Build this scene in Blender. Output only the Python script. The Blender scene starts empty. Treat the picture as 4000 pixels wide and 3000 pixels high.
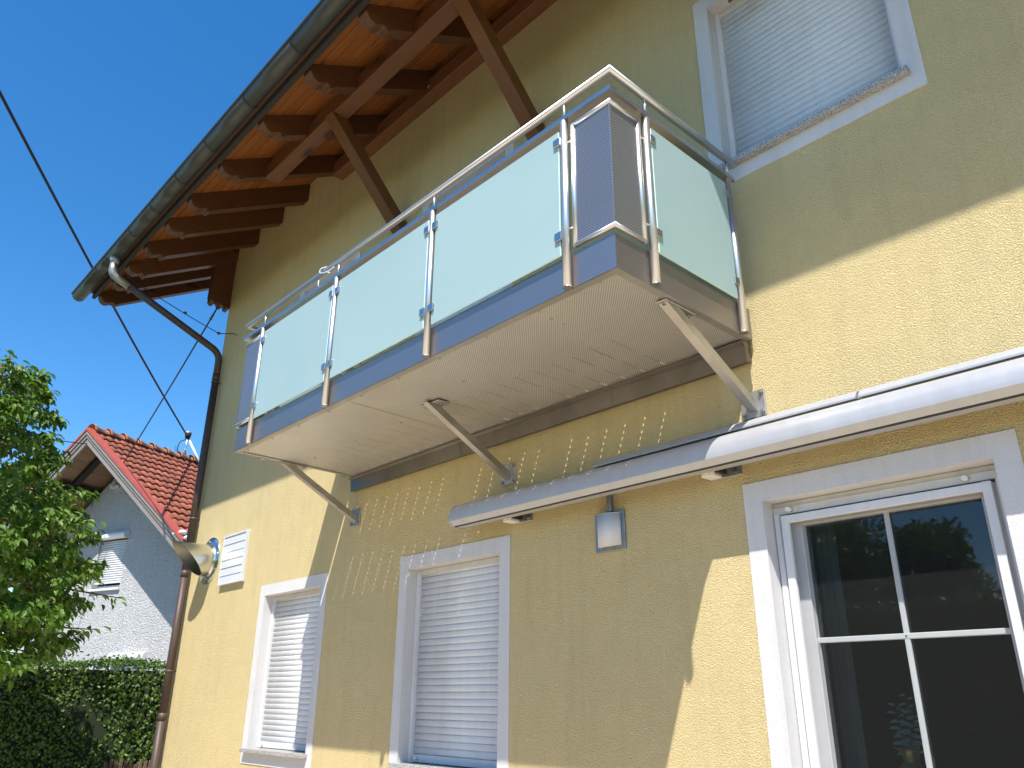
import bpy, bmesh, math, random
import numpy as np
from mathutils import Vector, Matrix
random.seed(7); rng = np.random.default_rng(7)
C = bpy.context.scene.collection
S = bpy.context.scene
R = math.radians

# ------------------------------------------------------------------ camera
YAW, PIT, ROLL, FPX = -0.82889899, 0.38241577, 0.00765603, 3088.4
fw = Vector((math.sin(YAW)*math.cos(PIT), math.cos(YAW)*math.cos(PIT), math.sin(PIT)))
rt = Vector((math.cos(YAW), -math.sin(YAW), 0)); up = rt.cross(fw)
cr, sr = math.cos(ROLL), math.sin(ROLL)
rt, up = cr*rt + sr*up, cr*up - sr*rt
cd = bpy.data.cameras.new("camera"); cam = bpy.data.objects.new("camera", cd); C.objects.link(cam)
cam.matrix_world = Matrix(((rt.x, up.x, -fw.x, 0), (rt.y, up.y, -fw.y, -3.7), (rt.z, up.z, -fw.z, 1.7), (0, 0, 0, 1)))
cd.sensor_fit = 'HORIZONTAL'; cd.sensor_width = 36; cd.lens = FPX/4000*36
cd.clip_start = 0.05; cd.clip_end = 2000
S.camera = cam
S.render.resolution_x, S.render.resolution_y = 1024, 768

# ------------------------------------------------------------------ light
SUN = Vector((0.68, -1.0, 1.885))                       # towards the sun
w = bpy.data.worlds.new("World"); S.world = w; w.use_nodes = True
wn = w.node_tree.nodes; wl = w.node_tree.links
bg = wn["Background"]; sky = wn.new("ShaderNodeTexSky"); sky.sky_type = 'NISHITA'; sky.sun_disc = False
sky.sun_elevation = math.atan2(SUN.z, math.hypot(SUN.x, SUN.y))
sky.sun_rotation = math.atan2(SUN.x, SUN.y)
sky.altitude = 500; sky.air_density = 1.0; sky.dust_density = 0.3; sky.ozone_density = 2.2
hs = wn.new("ShaderNodeHueSaturation"); hs.inputs["Saturation"].default_value = 1.35
wl.new(sky.outputs[0], hs.inputs["Color"]); wl.new(hs.outputs[0], bg.inputs[0]); bg.inputs[1].default_value = 0.13
sd = bpy.data.lights.new("sun", 'SUN'); sd.energy = 4.3; sd.angle = R(0.5); sd.color = (1, .95, .87)
so = bpy.data.objects.new("sun", sd); C.objects.link(so); so.location = SUN*20
so.rotation_euler = (-SUN).to_track_quat('-Z', 'Y').to_euler()
S.view_settings.view_transform = 'Standard'; S.view_settings.look = 'None'
S.view_settings.gamma = 1; S.view_settings.use_curve_mapping = False
S.view_settings.exposure = 0.86

# ------------------------------------------------------------------ materials
def mat(name, col=(.5, .5, .5), rough=.5, metal=0.0, spec=.5):
    m = bpy.data.materials.new(name); m.use_nodes = True
    b = m.node_tree.nodes["Principled BSDF"]
    b.inputs["Base Color"].default_value = (*col, 1); b.inputs["Roughness"].default_value = rough
    b.inputs["Metallic"].default_value = metal; b.inputs["Specular IOR Level"].default_value = spec
    return m
def N(m, t, **kw):
    n = m.node_tree.nodes.new(t)
    for k, v in kw.items(): setattr(n, k, v)
    return n
def Lk(m, a, b): m.node_tree.links.new(a, b)
def bsdf(m): return m.node_tree.nodes["Principled BSDF"]
def coords(m, scale=(1, 1, 1), rot=(0, 0, 0), obj=False):
    # world positions, so that alike pieces differ
    if obj:
        tc = N(m, "ShaderNodeTexCoord"); src = tc.outputs["Object"]
    else:
        tc = N(m, "ShaderNodeNewGeometry"); src = tc.outputs["Position"]
    mp = N(m, "ShaderNodeMapping"); mp.inputs["Scale"].default_value = scale; mp.inputs["Rotation"].default_value = rot
    Lk(m, src, mp.inputs[0]); return mp.outputs[0]
def noise(m, vec, scale, detail=4, rough=.55, dist=0):
    n = N(m, "ShaderNodeTexNoise"); n.inputs["Scale"].default_value = scale; n.inputs["Detail"].default_value = detail
    n.inputs["Roughness"].default_value = rough; n.inputs["Distortion"].default_value = dist
    Lk(m, vec, n.inputs["Vector"]); return n.outputs["Fac"]
def ramp(m, fac, stops):
    r = N(m, "ShaderNodeValToRGB"); e = r.color_ramp.elements
    while len(e) < len(stops): e.new(.5)
    for el, (p, c) in zip(e, stops): el.position = p; el.color = (*c, 1)
    Lk(m, fac, r.inputs[0]); return r.outputs[0]
def mixc(m, fac, a, b, mode='MIX'):
    x = N(m, "ShaderNodeMix"); x.data_type = 'RGBA'; x.blend_type = mode
    for inp, v in ((x.inputs[0], fac), (x.inputs[6], a), (x.inputs[7], b)):
        if isinstance(v, (int, float)): inp.default_value = v
        elif isinstance(v, tuple): inp.default_value = (*v, 1)
        else: Lk(m, v, inp)
    return x.outputs[2]
def bump(m, h, strength=.5, dist=.01, prev=None):
    b = N(m, "ShaderNodeBump"); b.inputs["Strength"].default_value = strength; b.inputs["Distance"].default_value = dist
    Lk(m, h, b.inputs["Height"])
    if prev is not None: Lk(m, prev, b.inputs["Normal"])
    return b.outputs[0]
def math_(m, op, a, b=None, c=None):
    n = N(m, "ShaderNodeMath"); n.operation = op
    for i, v in enumerate((a, b, c)):
        if v is None: continue
        if isinstance(v, (int, float)): n.inputs[i].default_value = v
        else: Lk(m, v, n.inputs[i])
    return n.outputs[0]

def stucco(name, base, dark, grain=1.0, depth=.006, strength=.75, var=.09):
    m = mat(name, base, .93, 0, .25); v = coords(m)
    g = noise(m, v, 95*grain, 3, .6, .6); g2 = noise(m, v, 210*grain, 2, .5)
    big = noise(m, v, .9, 5, .6); mid = noise(m, v, 6, 4, .6)
    h = math_(m, 'ADD', math_(m, 'MULTIPLY', ramp(m, g, [(.36, (0, 0, 0)), (.62, (1, 1, 1))]), 1.0), math_(m, 'MULTIPLY', g2, .5))
    pit = ramp(m, g, [(.30, (1, 1, 1)), (.42, (0, 0, 0))])
    c = mixc(m, pit, base, dark)
    st = ramp(m, math_(m, 'ADD', math_(m, 'MULTIPLY', big, .6), math_(m, 'MULTIPLY', mid, .4)), [(.3, tuple(1-var for _ in range(3))), (.7, (1+var*.3,)*3)])
    c = mixc(m, 1.0, c, st, 'MULTIPLY')
    streak = noise(m, coords(m, (5, 5, .35)), 2.2, 5, .65)
    c = mixc(m, 1.0, c, ramp(m, streak, [(.28, (1-var*.9,)*3), (.5, (1, 1, 1))]), 'MULTIPLY')
    Lk(m, c, bsdf(m).inputs["Base Color"]); Lk(m, bump(m, h, strength, depth), bsdf(m).inputs["Normal"])
    return m
M = {}
M['stucco'] = stucco("yellow_stucco", (.80, .652, .345), (.58, .44, .19), 1.35, .007, .95)
M['surround'] = stucco("white_plaster", (.64, .63, .63), (.48, .47, .47), 2.4, .002, .5)
M['render'] = stucco("rough_white_render", (.68, .68, .68), (.50, .50, .51), .32, .03, .95)

def wood(name, a, b, knots=.5, rough=.55, axis='x', scale=1.0):
    m = mat(name, a, rough, 0, .35)
    sc = {'x': (1.2, 14, 14), 'y': (14, 1.2, 14), 'z': (14, 14, 1.2)}[axis]
    oi = N(m, "ShaderNodeObjectInfo")
    geo = N(m, "ShaderNodeNewGeometry"); ad = N(m, "ShaderNodeVectorMath"); ad.operation = 'ADD'
    cmb = N(m, "ShaderNodeCombineXYZ"); sh = math_(m, 'MULTIPLY', oi.outputs["Random"], 37.0)
    for k in range(3): Lk(m, sh, cmb.inputs[k])
    Lk(m, geo.outputs["Position"], ad.inputs[0]); Lk(m, cmb.outputs[0], ad.inputs[1])
    mp = N(m, "ShaderNodeMapping"); mp.inputs["Scale"].default_value = tuple(q*scale for q in sc); Lk(m, ad.outputs[0], mp.inputs[0]); v = mp.outputs[0]
    g = noise(m, v, 2.5, 6, .65, 1.2); k = noise(m, v, .9, 2, .5, .3)
    vo = N(m, "ShaderNodeTexVoronoi"); vo.inputs["Scale"].default_value = .55; vo.voronoi_dimensions = '3D'
    mp2 = N(m, "ShaderNodeMapping"); mp2.inputs["Scale"].default_value = tuple((q*.45 if q > 2 else q*1.6)*scale for q in sc); Lk(m, ad.outputs[0], mp2.inputs[0]); Lk(m, mp2.outputs[0], vo.inputs["Vector"])
    kn = ramp(m, vo.outputs["Distance"], [(.06, (1, 1, 1)), (.16, (0, 0, 0))])
    c = mixc(m, ramp(m, g, [(.3, (0, 0, 0)), (.72, (1, 1, 1))]), a, b)
    c = mixc(m, math_(m, 'MULTIPLY', kn, knots), c, tuple(x*.25 for x in a))
    tone = N(m, "ShaderNodeMapRange"); Lk(m, oi.outputs["Random"], tone.inputs[0]); tone.inputs[3].default_value = .82; tone.inputs[4].default_value = 1.12
    tc = N(m, "ShaderNodeCombineColor")
    for q in range(3): Lk(m, tone.outputs[0], tc.inputs[q])
    c = mixc(m, 1.0, c, tc.outputs[0], 'MULTIPLY')
    Lk(m, c, bsdf(m).inputs["Base Color"]); Lk(m, bump(m, g, .25, .002), bsdf(m).inputs["Normal"])
    return m
M['board'] = wood("orange_stained_boards", (.27, .088, .020), (.36, .13, .030), .9)
M['rafter'] = wood("brown_stained_timber", (.082, .032, .014), (.135, .056, .024), .8, .5, 'y')
M['purlin'] = wood("brown_stained_beam", (.135, .056, .026), (.20, .086, .038), .95, .5)
M['brace'] = wood("brown_brace_timber", (.115, .046, .019), (.18, .074, .030), .95, .5, 'z')
M['greywood'] = wood("weathered_grey_board", (.20, .175, .155), (.30, .26, .235), .3, .8)
M['oldboard'] = wood("old_brown_boards", (.22, .14, .09), (.30, .195, .125), .5, .8)
M['darkbeam'] = mat("dark_beam", (.022, .017, .014), .8)
M['deckwood'] = wood("grey_deck_board", (.20, .17, .14), (.27, .23, .19), .2, .8, 'y')

def steel(name, col, rough, aniso_axis=None, grime=.12, r2=.12):
    m = mat(name, col, rough, 1.0); v = coords(m, (1, 1, 1))
    n1 = noise(m, v, 3, 5, .6); n2 = noise(m, coords(m, {'x': (1.5, 120, 120), 'z': (120, 120, 1.5), None: (30, 30, 30)}[aniso_axis]), 2, 3, .6)
    c = mixc(m, ramp(m, n1, [(.35, (1, 1, 1)), (.7, (0, 0, 0))]), tuple(q*(1-grime) for q in col), col)
    Lk(m, c, bsdf(m).inputs["Base Color"])
    rr = N(m, "ShaderNodeMapRange"); Lk(m, n2, rr.inputs[0]); rr.inputs[3].default_value = rough-r2*.5; rr.inputs[4].default_value = rough+r2
    Lk(m, rr.outputs[0], bsdf(m).inputs["Roughness"])
    Lk(m, bump(m, n2, .06, .001), bsdf(m).inputs["Normal"])
    return m
M['steel'] = steel("brushed_steel_sheet", (.385, .355, .355), .45, 'x', .05, .04)
M['bar'] = steel("brushed_steel_bar", (.55, .54, .53), .30, 'x')
M['tube'] = steel("polished_steel_tube", (.70, .69, .69), .40, 'z', .05, .06)
M['rail'] = steel("steel_handrail", (.70, .69, .69), .36, 'x', .05, .06)
M['bracket'] = steel("steel_bracket", (.52, .50, .47), .5, None, .25)
M['galv'] = steel("galvanised_pipe", (.72, .73, .70), .22, None, .1, .1)
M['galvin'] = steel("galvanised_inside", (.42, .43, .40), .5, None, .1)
M['flash'] = steel("flashing_sheet", (.31, .285, .26), .42, 'x', .3)
M['bolt'] = mat("bolt_steel", (.42, .40, .38), .35, 1)

def perforated(name, col, pitch, frac, plane, rough=.4, dark=(.10, .095, .09)):
    m = mat(name, col, rough, .75)
    p = N(m, "ShaderNodeNewGeometry"); sp = N(m, "ShaderNodeSeparateXYZ"); Lk(m, p.outputs["Position"], sp.inputs[0])
    a, b = [sp.outputs[i] for i in plane]
    k = 2*math.pi/pitch
    sa = math_(m, 'SINE', math_(m, 'MULTIPLY', math_(m, 'ADD', a, b), k*.7071)); sb = math_(m, 'SINE', math_(m, 'MULTIPLY', math_(m, 'SUBTRACT', a, b), k*.7071))
    h = math_(m, 'GREATER_THAN', math_(m, 'MULTIPLY', math_(m, 'ADD', sa, 1), math_(m, 'ADD', sb, 1)), frac)
    n1 = noise(m, coords(m), 2.5, 5, .6)
    c = mixc(m, ramp(m, n1, [(.3, (1, 1, 1)), (.7, (0, 0, 0))]), tuple(q*.9 for q in col), col)
    Lk(m, mixc(m, h, c, dark), bsdf(m).inputs["Base Color"])
    mm = math_(m, 'MULTIPLY', math_(m, 'SUBTRACT', 1.0, h), .75); Lk(m, mm, bsdf(m).inputs["Metallic"])
    return m
M['perf'] = perforated("perforated_sheet", (.68, .655, .62), .0115, 2.1, (0, 1), .48)
M['perfx'] = perforated("perforated_screen_front", (.33, .315, .315), .012, 1.5, (0, 2), .30)
M['perfy'] = perforated("perforated_screen_side", (.36, .36, .35), .012, 1.5, (1, 2), .30)

def glass_frost():
    m = mat("frosted_glass", (.60, .80, .79), .18, 0, .5); nt = m.node_tree; b = bsdf(m)
    tr = N(m, "ShaderNodeBsdfTranslucent"); tr.inputs[0].default_value = (.50, .69, .70, 1)
    mx = N(m, "ShaderNodeMixShader"); mx.inputs[0].default_value = .38
    v = noise(m, coords(m), 1.2, 3, .5)
    Lk(m, mixc(m, ramp(m, v, [(.3, (0, 0, 0)), (.7, (1, 1, 1))]), (.47, .63, .63), (.52, .67, .67)), b.inputs["Base Color"])
    out = nt.nodes["Material Output"]; Lk(m, b.outputs[0], mx.inputs[1]); Lk(m, tr.outputs[0], mx.inputs[2]); Lk(m, mx.outputs[0], out.inputs[0])
    b.inputs["Roughness"].default_value = .12
    return m
M['frost'] = glass_frost()
M['glassedge'] = mat("glass_edge", (.62, .85, .78), .2)
def pane(tint=(.8, .85, .85), refl=1.0):
    m = bpy.data.materials.new("window_glass"); m.use_nodes = True; nt = m.node_tree; nt.nodes.remove(bsdf(m))
    t = N(m, "ShaderNodeBsdfTransparent"); t.inputs[0].default_value = (*tint, 1)
    g = N(m, "ShaderNodeBsdfGlossy"); g.inputs["Roughness"].default_value = 0.02
    f = N(m, "ShaderNodeFresnel"); f.inputs[0].default_value = 1.5
    fm = math_(m, 'MULTIPLY', f.outputs[0], 1.6)
    mx = N(m, "ShaderNodeMixShader"); Lk(m, fm, mx.inputs[0]); Lk(m, t.outputs[0], mx.inputs[1]); Lk(m, g.outputs[0], mx.inputs[2])
    Lk(m, mx.outputs[0], nt.nodes["Material Output"].inputs[0]); return m
M['pane'] = pane()
def screen():
    m = mat("fly_screen_mesh", (.036, .036, .038), .8, 0, .2); nt = m.node_tree
    t = N(m, "ShaderNodeBsdfTransparent"); t.inputs[0].default_value = (1, 1, 1, 1)
    mx = N(m, "ShaderNodeMixShader"); mx.inputs[0].default_value = .24
    Lk(m, t.outputs[0], mx.inputs[1]); Lk(m, bsdf(m).outputs[0], mx.inputs[2]); Lk(m, mx.outputs[0], nt.nodes["Material Output"].inputs[0]); return m
M['screen'] = screen()
def dirty(name, col, rough, amt=.12, spec=.5, metal=0, sc=4, bmp=.08):
    m = mat(name, col, rough, metal, spec); n = noise(m, coords(m), sc, 6, .65)
    s2 = noise(m, coords(m, (8, 8, .8)), 2, 5, .6)
    f = math_(m, 'MULTIPLY', n, s2)
    Lk(m, mixc(m, ramp(m, f, [(.12, (1, 1, 1)), (.32, (0, 0, 0))]), col, tuple(q*(1-amt) for q in col)), bsdf(m).inputs["Base Color"])
    Lk(m, bump(m, n, bmp, .002), bsdf(m).inputs["Normal"])
    return m
M['shutter'] = dirty("white_shutter_slat", (.67, .68, .69), .38, .10)
M['frame'] = dirty("white_window_frame", (.67, .67, .68), .3, .10)
M['boxcover'] = dirty("grey_white_shutter_box", (.62, .61, .58), .4, .15)
M['muntin'] = dirty("pale_muntin", (.66, .70, .70), .35, .08)
M['awning'] = dirty("silver_white_cassette", (.45, .455, .475), .42, .10, .4, .3)
M['awnslot'] = mat("dark_slot", (.03, .028, .028), .7)
M['gutter'] = dirty("dark_metal_gutter", (.070, .071, .063), .48, .12, .5, .35, 1.2, 0)
M['pipe'] = dirty("brown_downpipe", (.085, .056, .048), .5, .3, .4, .1, 3)
M['zinc'] = dirty("pale_zinc_elbow", (.40, .41, .40), .45, .3, .5, .6, 6)
M['black'] = mat("black_rubber", (.012, .012, .012), .6)
M['cable'] = mat("black_cable", (.010, .010, .013), .6)
M['fascia'] = mat("dark_fascia", (.028, .022, .018), .75)
M['lampshade'] = dirty("grey_lamp_shade", (.60, .60, .62), .5, .1)
M['lampplate'] = dirty("lamp_back_plate", (.30, .33, .37), .35, .3, .5, .6, 12)
M['lampglass'] = mat("opal_lamp_glass", (.78, .76, .72), .4)
M['grille'] = dirty("white_louvre", (.60, .61, .62), .35, .1)
M['brass'] = mat("brass", (.72, .50, .17), .32, .6)
M['curtain'] = mat("sheer_curtain", (.20, .21, .22), .9)
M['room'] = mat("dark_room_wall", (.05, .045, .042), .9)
M['white'] = mat("white_plastic", (.72, .71, .68), .45)
M['ceramic'] = mat("glazed_white", (.75, .75, .76), .3)
M['brown'] = mat("brown_metal", (.08, .055, .045), .5)
M['concrete'] = mat("concrete", (.4, .39, .37), .9)
def granite():
    m = mat("speckled_granite", (.4, .4, .4), .35); v = coords(m)
    vo = N(m, "ShaderNodeTexVoronoi"); vo.inputs["Scale"].default_value = 300; Lk(m, v, vo.inputs["Vector"])
    sp = N(m, "ShaderNodeSeparateColor"); Lk(m, vo.outputs["Color"], sp.inputs[0])
    Lk(m, ramp(m, sp.outputs[0], [(.1, (.05, .05, .055)), (.3, (.26, .25, .25)), (.6, (.42, .41, .40)), (.95, (.6, .59, .58))]), bsdf(m).inputs["Base Color"]); return m
M['granite'] = granite()
def tile():
    m = mat("red_roof_tile", (.36, .10, .055), .75, 0, .25); v = coords(m); oi = N(m, "ShaderNodeObjectInfo")
    n = noise(m, v, 5, 6, .7); n2 = noise(m, v, 1.6, 4, .6)
    c = mixc(m, ramp(m, n, [(.35, (0, 0, 0)), (.75, (1, 1, 1))]), (.36, .115, .070), (.25, .085, .055))
    c = mixc(m, ramp(m, n2, [(.52, (0, 0, 0)), (.72, (.6, .6, .6))]), c, (.20, .085, .06))
    t = N(m, "ShaderNodeMapRange"); Lk(m, oi.outputs["Random"], t.inputs[0]); t.inputs[3].default_value = .75; t.inputs[4].default_value = 1.15
    cc = N(m, "ShaderNodeCombineColor")
    for q in range(3): Lk(m, t.outputs[0], cc.inputs[q])
    Lk(m, mixc(m, 1.0, c, cc.outputs[0], 'MULTIPLY'), bsdf(m).inputs["Base Color"]); return m
M['tile'] = tile()
M['ridge'] = dirty("orange_ridge_tile", (.56, .25, .14), .75, .4, .25, 0, 7)
M['verge'] = dirty("red_verge_trim", (.42, .085, .05), .5, .2)
M['ourtile'] = mat("brown_roof_tile", (.12, .06, .04), .8)
def leaf(name, a, b, c2, tl=.35):
    m = mat(name, a, .42, 0, .45); nt = m.node_tree
    g = N(m, "ShaderNodeNewGeometry"); col = ramp(m, g.outputs["Random Per Island"], [(.0, a), (.55, b), (1.0, c2)])
    big = noise(m, coords(m), 1.3, 3, .5)
    col = mixc(m, 1.0, col, ramp(m, big, [(.35, (.78, .82, .75)), (.65, (1.1, 1.08, 1.0))]), 'MULTIPLY')
    Lk(m, col, bsdf(m).inputs["Base Color"])
    t = N(m, "ShaderNodeBsdfTranslucent"); tcol = mixc(m, 1.0, col, (1.5, 1.7, .55), 'MULTIPLY'); Lk(m, tcol, t.inputs[0])
    mx = N(m, "ShaderNodeMixShader"); mx.inputs[0].default_value = tl
    Lk(m, bsdf(m).outputs[0], mx.inputs[1]); Lk(m, t.outputs[0], mx.inputs[2]); Lk(m, mx.outputs[0], nt.nodes["Material Output"].inputs[0]); return m
M['leaf'] = leaf("green_tree_leaf", (.055, .115, .020), (.10, .19, .030), (.19, .27, .065))
M['hedge'] = leaf("hedge_leaf", (.045, .095, .014), (.080, .155, .022), (.13, .20, .038), .3)
M['eucalyptus'] = mat("grey_green_leaf", (.42, .66, .56), .6)
M['bark'] = dirty("bark", (.085, .060, .045), .9, .4, .2, 0, 9)
M['twig'] = mat("reddish_twig", (.16, .075, .045), .7)
M['reed'] = wood("reed_slat", (.13, .085, .055), (.20, .14, .09), .2, .85, 'z')
def ground():
    m = mat("pale_paving", (.36, .32, .26), .85); v = coords(m)
    br = N(m, "ShaderNodeTexBrick"); br.inputs["Scale"].default_value = 1.0; br.inputs["Brick Width"].default_value = .6; br.inputs["Row Height"].default_value = .4
    br.inputs["Mortar Size"].default_value = .008; br.inputs["Color1"].default_value = (.68, .565, .41, 1); br.inputs["Color2"].default_value = (.62, .51, .37, 1); br.inputs["Mortar"].default_value = (.2, .18, .15, 1)
    Lk(m, v, br.inputs["Vector"]); n = noise(m, v, 3, 5, .6)
    Lk(m, mixc(m, 1.0, br.outputs["Color"], ramp(m, n, [(.3, (.85, .85, .85)), (.7, (1.05, 1.05, 1.05))]), 'MULTIPLY'), bsdf(m).inputs["Base Color"]); return m
M['paving'] = ground()
M['gravel'] = dirty('pale_gravel', (.42, .38, .31), .95, .3, .1, 0, 6)
M['lawn'] = dirty("lawn", (.06, .10, .025), .95, .3, .1, 0, 2)

# ------------------------------------------------------------------ mesh helpers
class MB:
    def __init__(s): s.v = []; s.f = []; s.sm = []
    def add(s, vs, fs, smooth=False):
        o = len(s.v); s.v += [tuple(p) for p in vs]; s.f += [tuple(i+o for i in f) for f in fs]
        s.sm += ([smooth]*len(fs) if isinstance(smooth, bool) else list(smooth)); return s
    def box(s, x0, x1, y0, y1, z0, z1):
        v = [(x, y, z) for z in (z0, z1) for y in (y0, y1) for x in (x0, x1)]
        return s.add(v, [(0, 2, 3, 1), (4, 5, 7, 6), (0, 1, 5, 4), (2, 6, 7, 3), (0, 4, 6, 2), (1, 3, 7, 5)])
    def bbox(s, x0, x1, y0, y1, z0, z1, b=.004, seg=2):
        bm = bmesh.new(); bmesh.ops.create_cube(bm, size=1)
        for v in bm.verts: v.co = Vector(((x0+x1)/2+v.co.x*(x1-x0), (y0+y1)/2+v.co.y*(y1-y0), (z0+z1)/2+v.co.z*(z1-z0)))
        bmesh.ops.bevel(bm, geom=list(bm.edges), offset=b, segments=seg, profile=.5, affect='EDGES'); return s.bm(bm)
    def bm(s, bm, smooth=False):
        bm.verts.index_update(); s.add([v.co for v in bm.verts], [[v.index for v in f.verts] for f in bm.faces], smooth); bm.free(); return s
    def hexa(s, p): # 8 points: bottom ring 0-3, top ring 4-7
        return s.add(p, [(3, 2, 1, 0), (4, 5, 6, 7), (0, 1, 5, 4), (1, 2, 6, 5), (2, 3, 7, 6), (3, 0, 4, 7)])
    def tube(s, pts, r, seg=14, cap=True, r_list=None):
        pts = [Vector(p) for p in pts]; n = len(pts); rings = []
        dirs = [(pts[i+1]-pts[i]).normalized() for i in range(n-1)]
        a = Vector((0, 0, 1)) if abs(dirs[0].z) < .9 else Vector((1, 0, 0)); q = dirs[0].cross(a).normalized()
        for i, p in enumerate(pts):
            t1 = dirs[max(i-1, 0)]; t2 = dirs[min(i, n-2)]; b = t1.cross(q); rr = r_list[i] if r_list else r
            nn = (t1+t2); nn = nn.normalized() if nn.length > 1e-6 else t1; dn = max(.2, t1.dot(nn)); ring = []
            for k in range(seg):
                o = (q*math.cos(2*math.pi*k/seg)+b*math.sin(2*math.pi*k/seg))*rr
                ring.append(p+o-t1*(o.dot(nn)/dn))
            rings.append(ring); q = t1.rotation_difference(t2) @ q; q = (q-t2*q.dot(t2)).normalized()
        v = [q for rg in rings for q in rg]; f = []; sm = []
        for i in range(n-1):
            for k in range(seg):
                k2 = (k+1) % seg; f.append((i*seg+k, i*seg+k2, (i+1)*seg+k2, (i+1)*seg+k)); sm.append(True)
        if cap: f.append(tuple(reversed(range(seg)))); f.append(tuple(range((n-1)*seg, n*seg))); sm += [False, False]
        return s.add(v, f, sm)
    def prism(s, prof, axis, a, b, smooth=False, closed=True):
        # prof: list of 2D points; extruded along axis from a to b. axis x: (y,z); axis y: (x,z); axis z: (x,y)
        def P(p, t): return {'x': (t, p[0], p[1]), 'y': (p[0], t, p[1]), 'z': (p[0], p[1], t)}[axis]
        n = len(prof); v = [P(p, a) for p in prof]+[P(p, b) for p in prof]
        f = [(i, (i+1) % n, n+(i+1) % n, n+i) for i in range(n if closed else n-1)]; sm = [smooth]*len(f)
        if closed: f += [tuple(reversed(range(n))), tuple(range(n, 2*n))]; sm += [False, False]
        return s.add(v, f, sm)
    def lathe(s, prof, center, seg=24):
        cx, cy = center; v = []; f = []
        for r, z in prof:
            for k in range(seg): a = 2*math.pi*k/seg; v.append((cx+r*math.cos(a), cy+r*math.sin(a), z))
        for i in range(len(prof)-1):
            for k in range(seg): k2 = (k+1) % seg; f.append((i*seg+k, i*seg+k2, (i+1)*seg+k2, (i+1)*seg+k))
        return s.add(v, f, True)
    def xf(s, fn): s.v = [tuple(fn(Vector(p))) for p in s.v]; return s
    def build(s, name, m, parent=None, kind=None, label=None, fix=True):
        v = np.array(s.v, float); c = (v.min(0)+v.max(0))/2
        me = bpy.data.meshes.new(name); me.from_pydata([tuple(p) for p in (v-c)], [], s.f)
        me.polygons.foreach_set("use_smooth", s.sm); me.update()
        if fix and len(s.f) < 4000:
            bm = bmesh.new(); bm.from_mesh(me); bmesh.ops.recalc_face_normals(bm, faces=bm.faces); bm.to_mesh(me); bm.free()
        if isinstance(m, list):
            for q in m: me.materials.append(q)
        else: me.materials.append(m)
        o = bpy.data.objects.new(name, me); C.objects.link(o)
        wloc = Vector(c); WL[o.name] = wloc; ATT(o, parent, wloc)
        if kind: o['kind'] = kind
        if label: o['label'] = label
        return o
WL = {}
def ATT(o, parent, wloc):
    if parent is not None: o.parent = parent; o.location = wloc - WL[parent.name]
    else: o.location = wloc
def dup(o, delta, parent=None, deep=False):
    c = o.copy(); C.objects.link(c); wloc = WL[o.name]+Vector(delta); WL[c.name] = wloc
    p = parent if parent is not None else o.parent
    if p is not None: c.parent = p; c.location = wloc-WL[p.name]
    else: c.location = wloc
    if deep:
        for ch in list(o.children):
            dup(ch, delta, c, True)
    return c
def thing(name, label, cat, loc=(0, 0, 0), group=None):
    o = bpy.data.objects.new(name, None); o.empty_display_size = .1; C.objects.link(o); o.location = loc; WL[o.name] = Vector(loc)
    o['label'] = label; o['category'] = cat
    if group: o['group'] = group
    return o
def tag(o, label, cat, group=None):
    o['label'] = label; o['category'] = cat
    if group: o['group'] = group
    return o
def smoothpath(pts, k=6):
    pts = [Vector(p) for p in pts]; out = []
    for i in range(len(pts)-1):
        p0, p1, p2, p3 = pts[max(i-1, 0)], pts[i], pts[i+1], pts[min(i+2, len(pts)-1)]
        for j in range(k):
            t = j/k; out.append(.5*((2*p1)+(p2-p0)*t+(2*p0-5*p1+4*p2-p3)*t*t+(3*p1-p0-3*p2+p3)*t**3))
    out.append(pts[-1]); return out
def bendpath(pts, r=.1, k=6):
    pts = [Vector(p) for p in pts]; out = [pts[0]]
    for i in range(1, len(pts)-1):
        a, b, c = pts[i-1], pts[i], pts[i+1]; d1 = (a-b); d2 = (c-b); q = min(r, d1.length*.45, d2.length*.45)
        s, e = b+d1.normalized()*q, b+d2.normalized()*q
        for j in range(k+1): t = j/k; out.append(s*(1-t)**2+b*2*t*(1-t)+e*t*t)
    out.append(pts[-1]); return out

# ------------------------------------------------------------------ setting
g = MB().add([(-700, -700, 0), (700, -700, 0), (700, 700, 0), (-700, 700, 0)], [(0, 1, 2, 3)]).build('ground', M['lawn'], kind='structure')
t = MB().add([(-11, -8.5, .006), (8, -8.5, .006), (8, -.002, .006), (-11, -.002, .006)], [(0, 1, 2, 3)]).build('terrace_paving', M['paving'], kind='structure')

MB().add([(-32, -6, .003), (-11.004, -6, .003), (-11.004, 14, .003), (-32, 14, .003)], [(0, 1, 2, 3)]).build('bounce_gravel_yard', M['gravel'], kind='structure')  # pale ground out of view, added to bounce light under the neighbour's eaves
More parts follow.
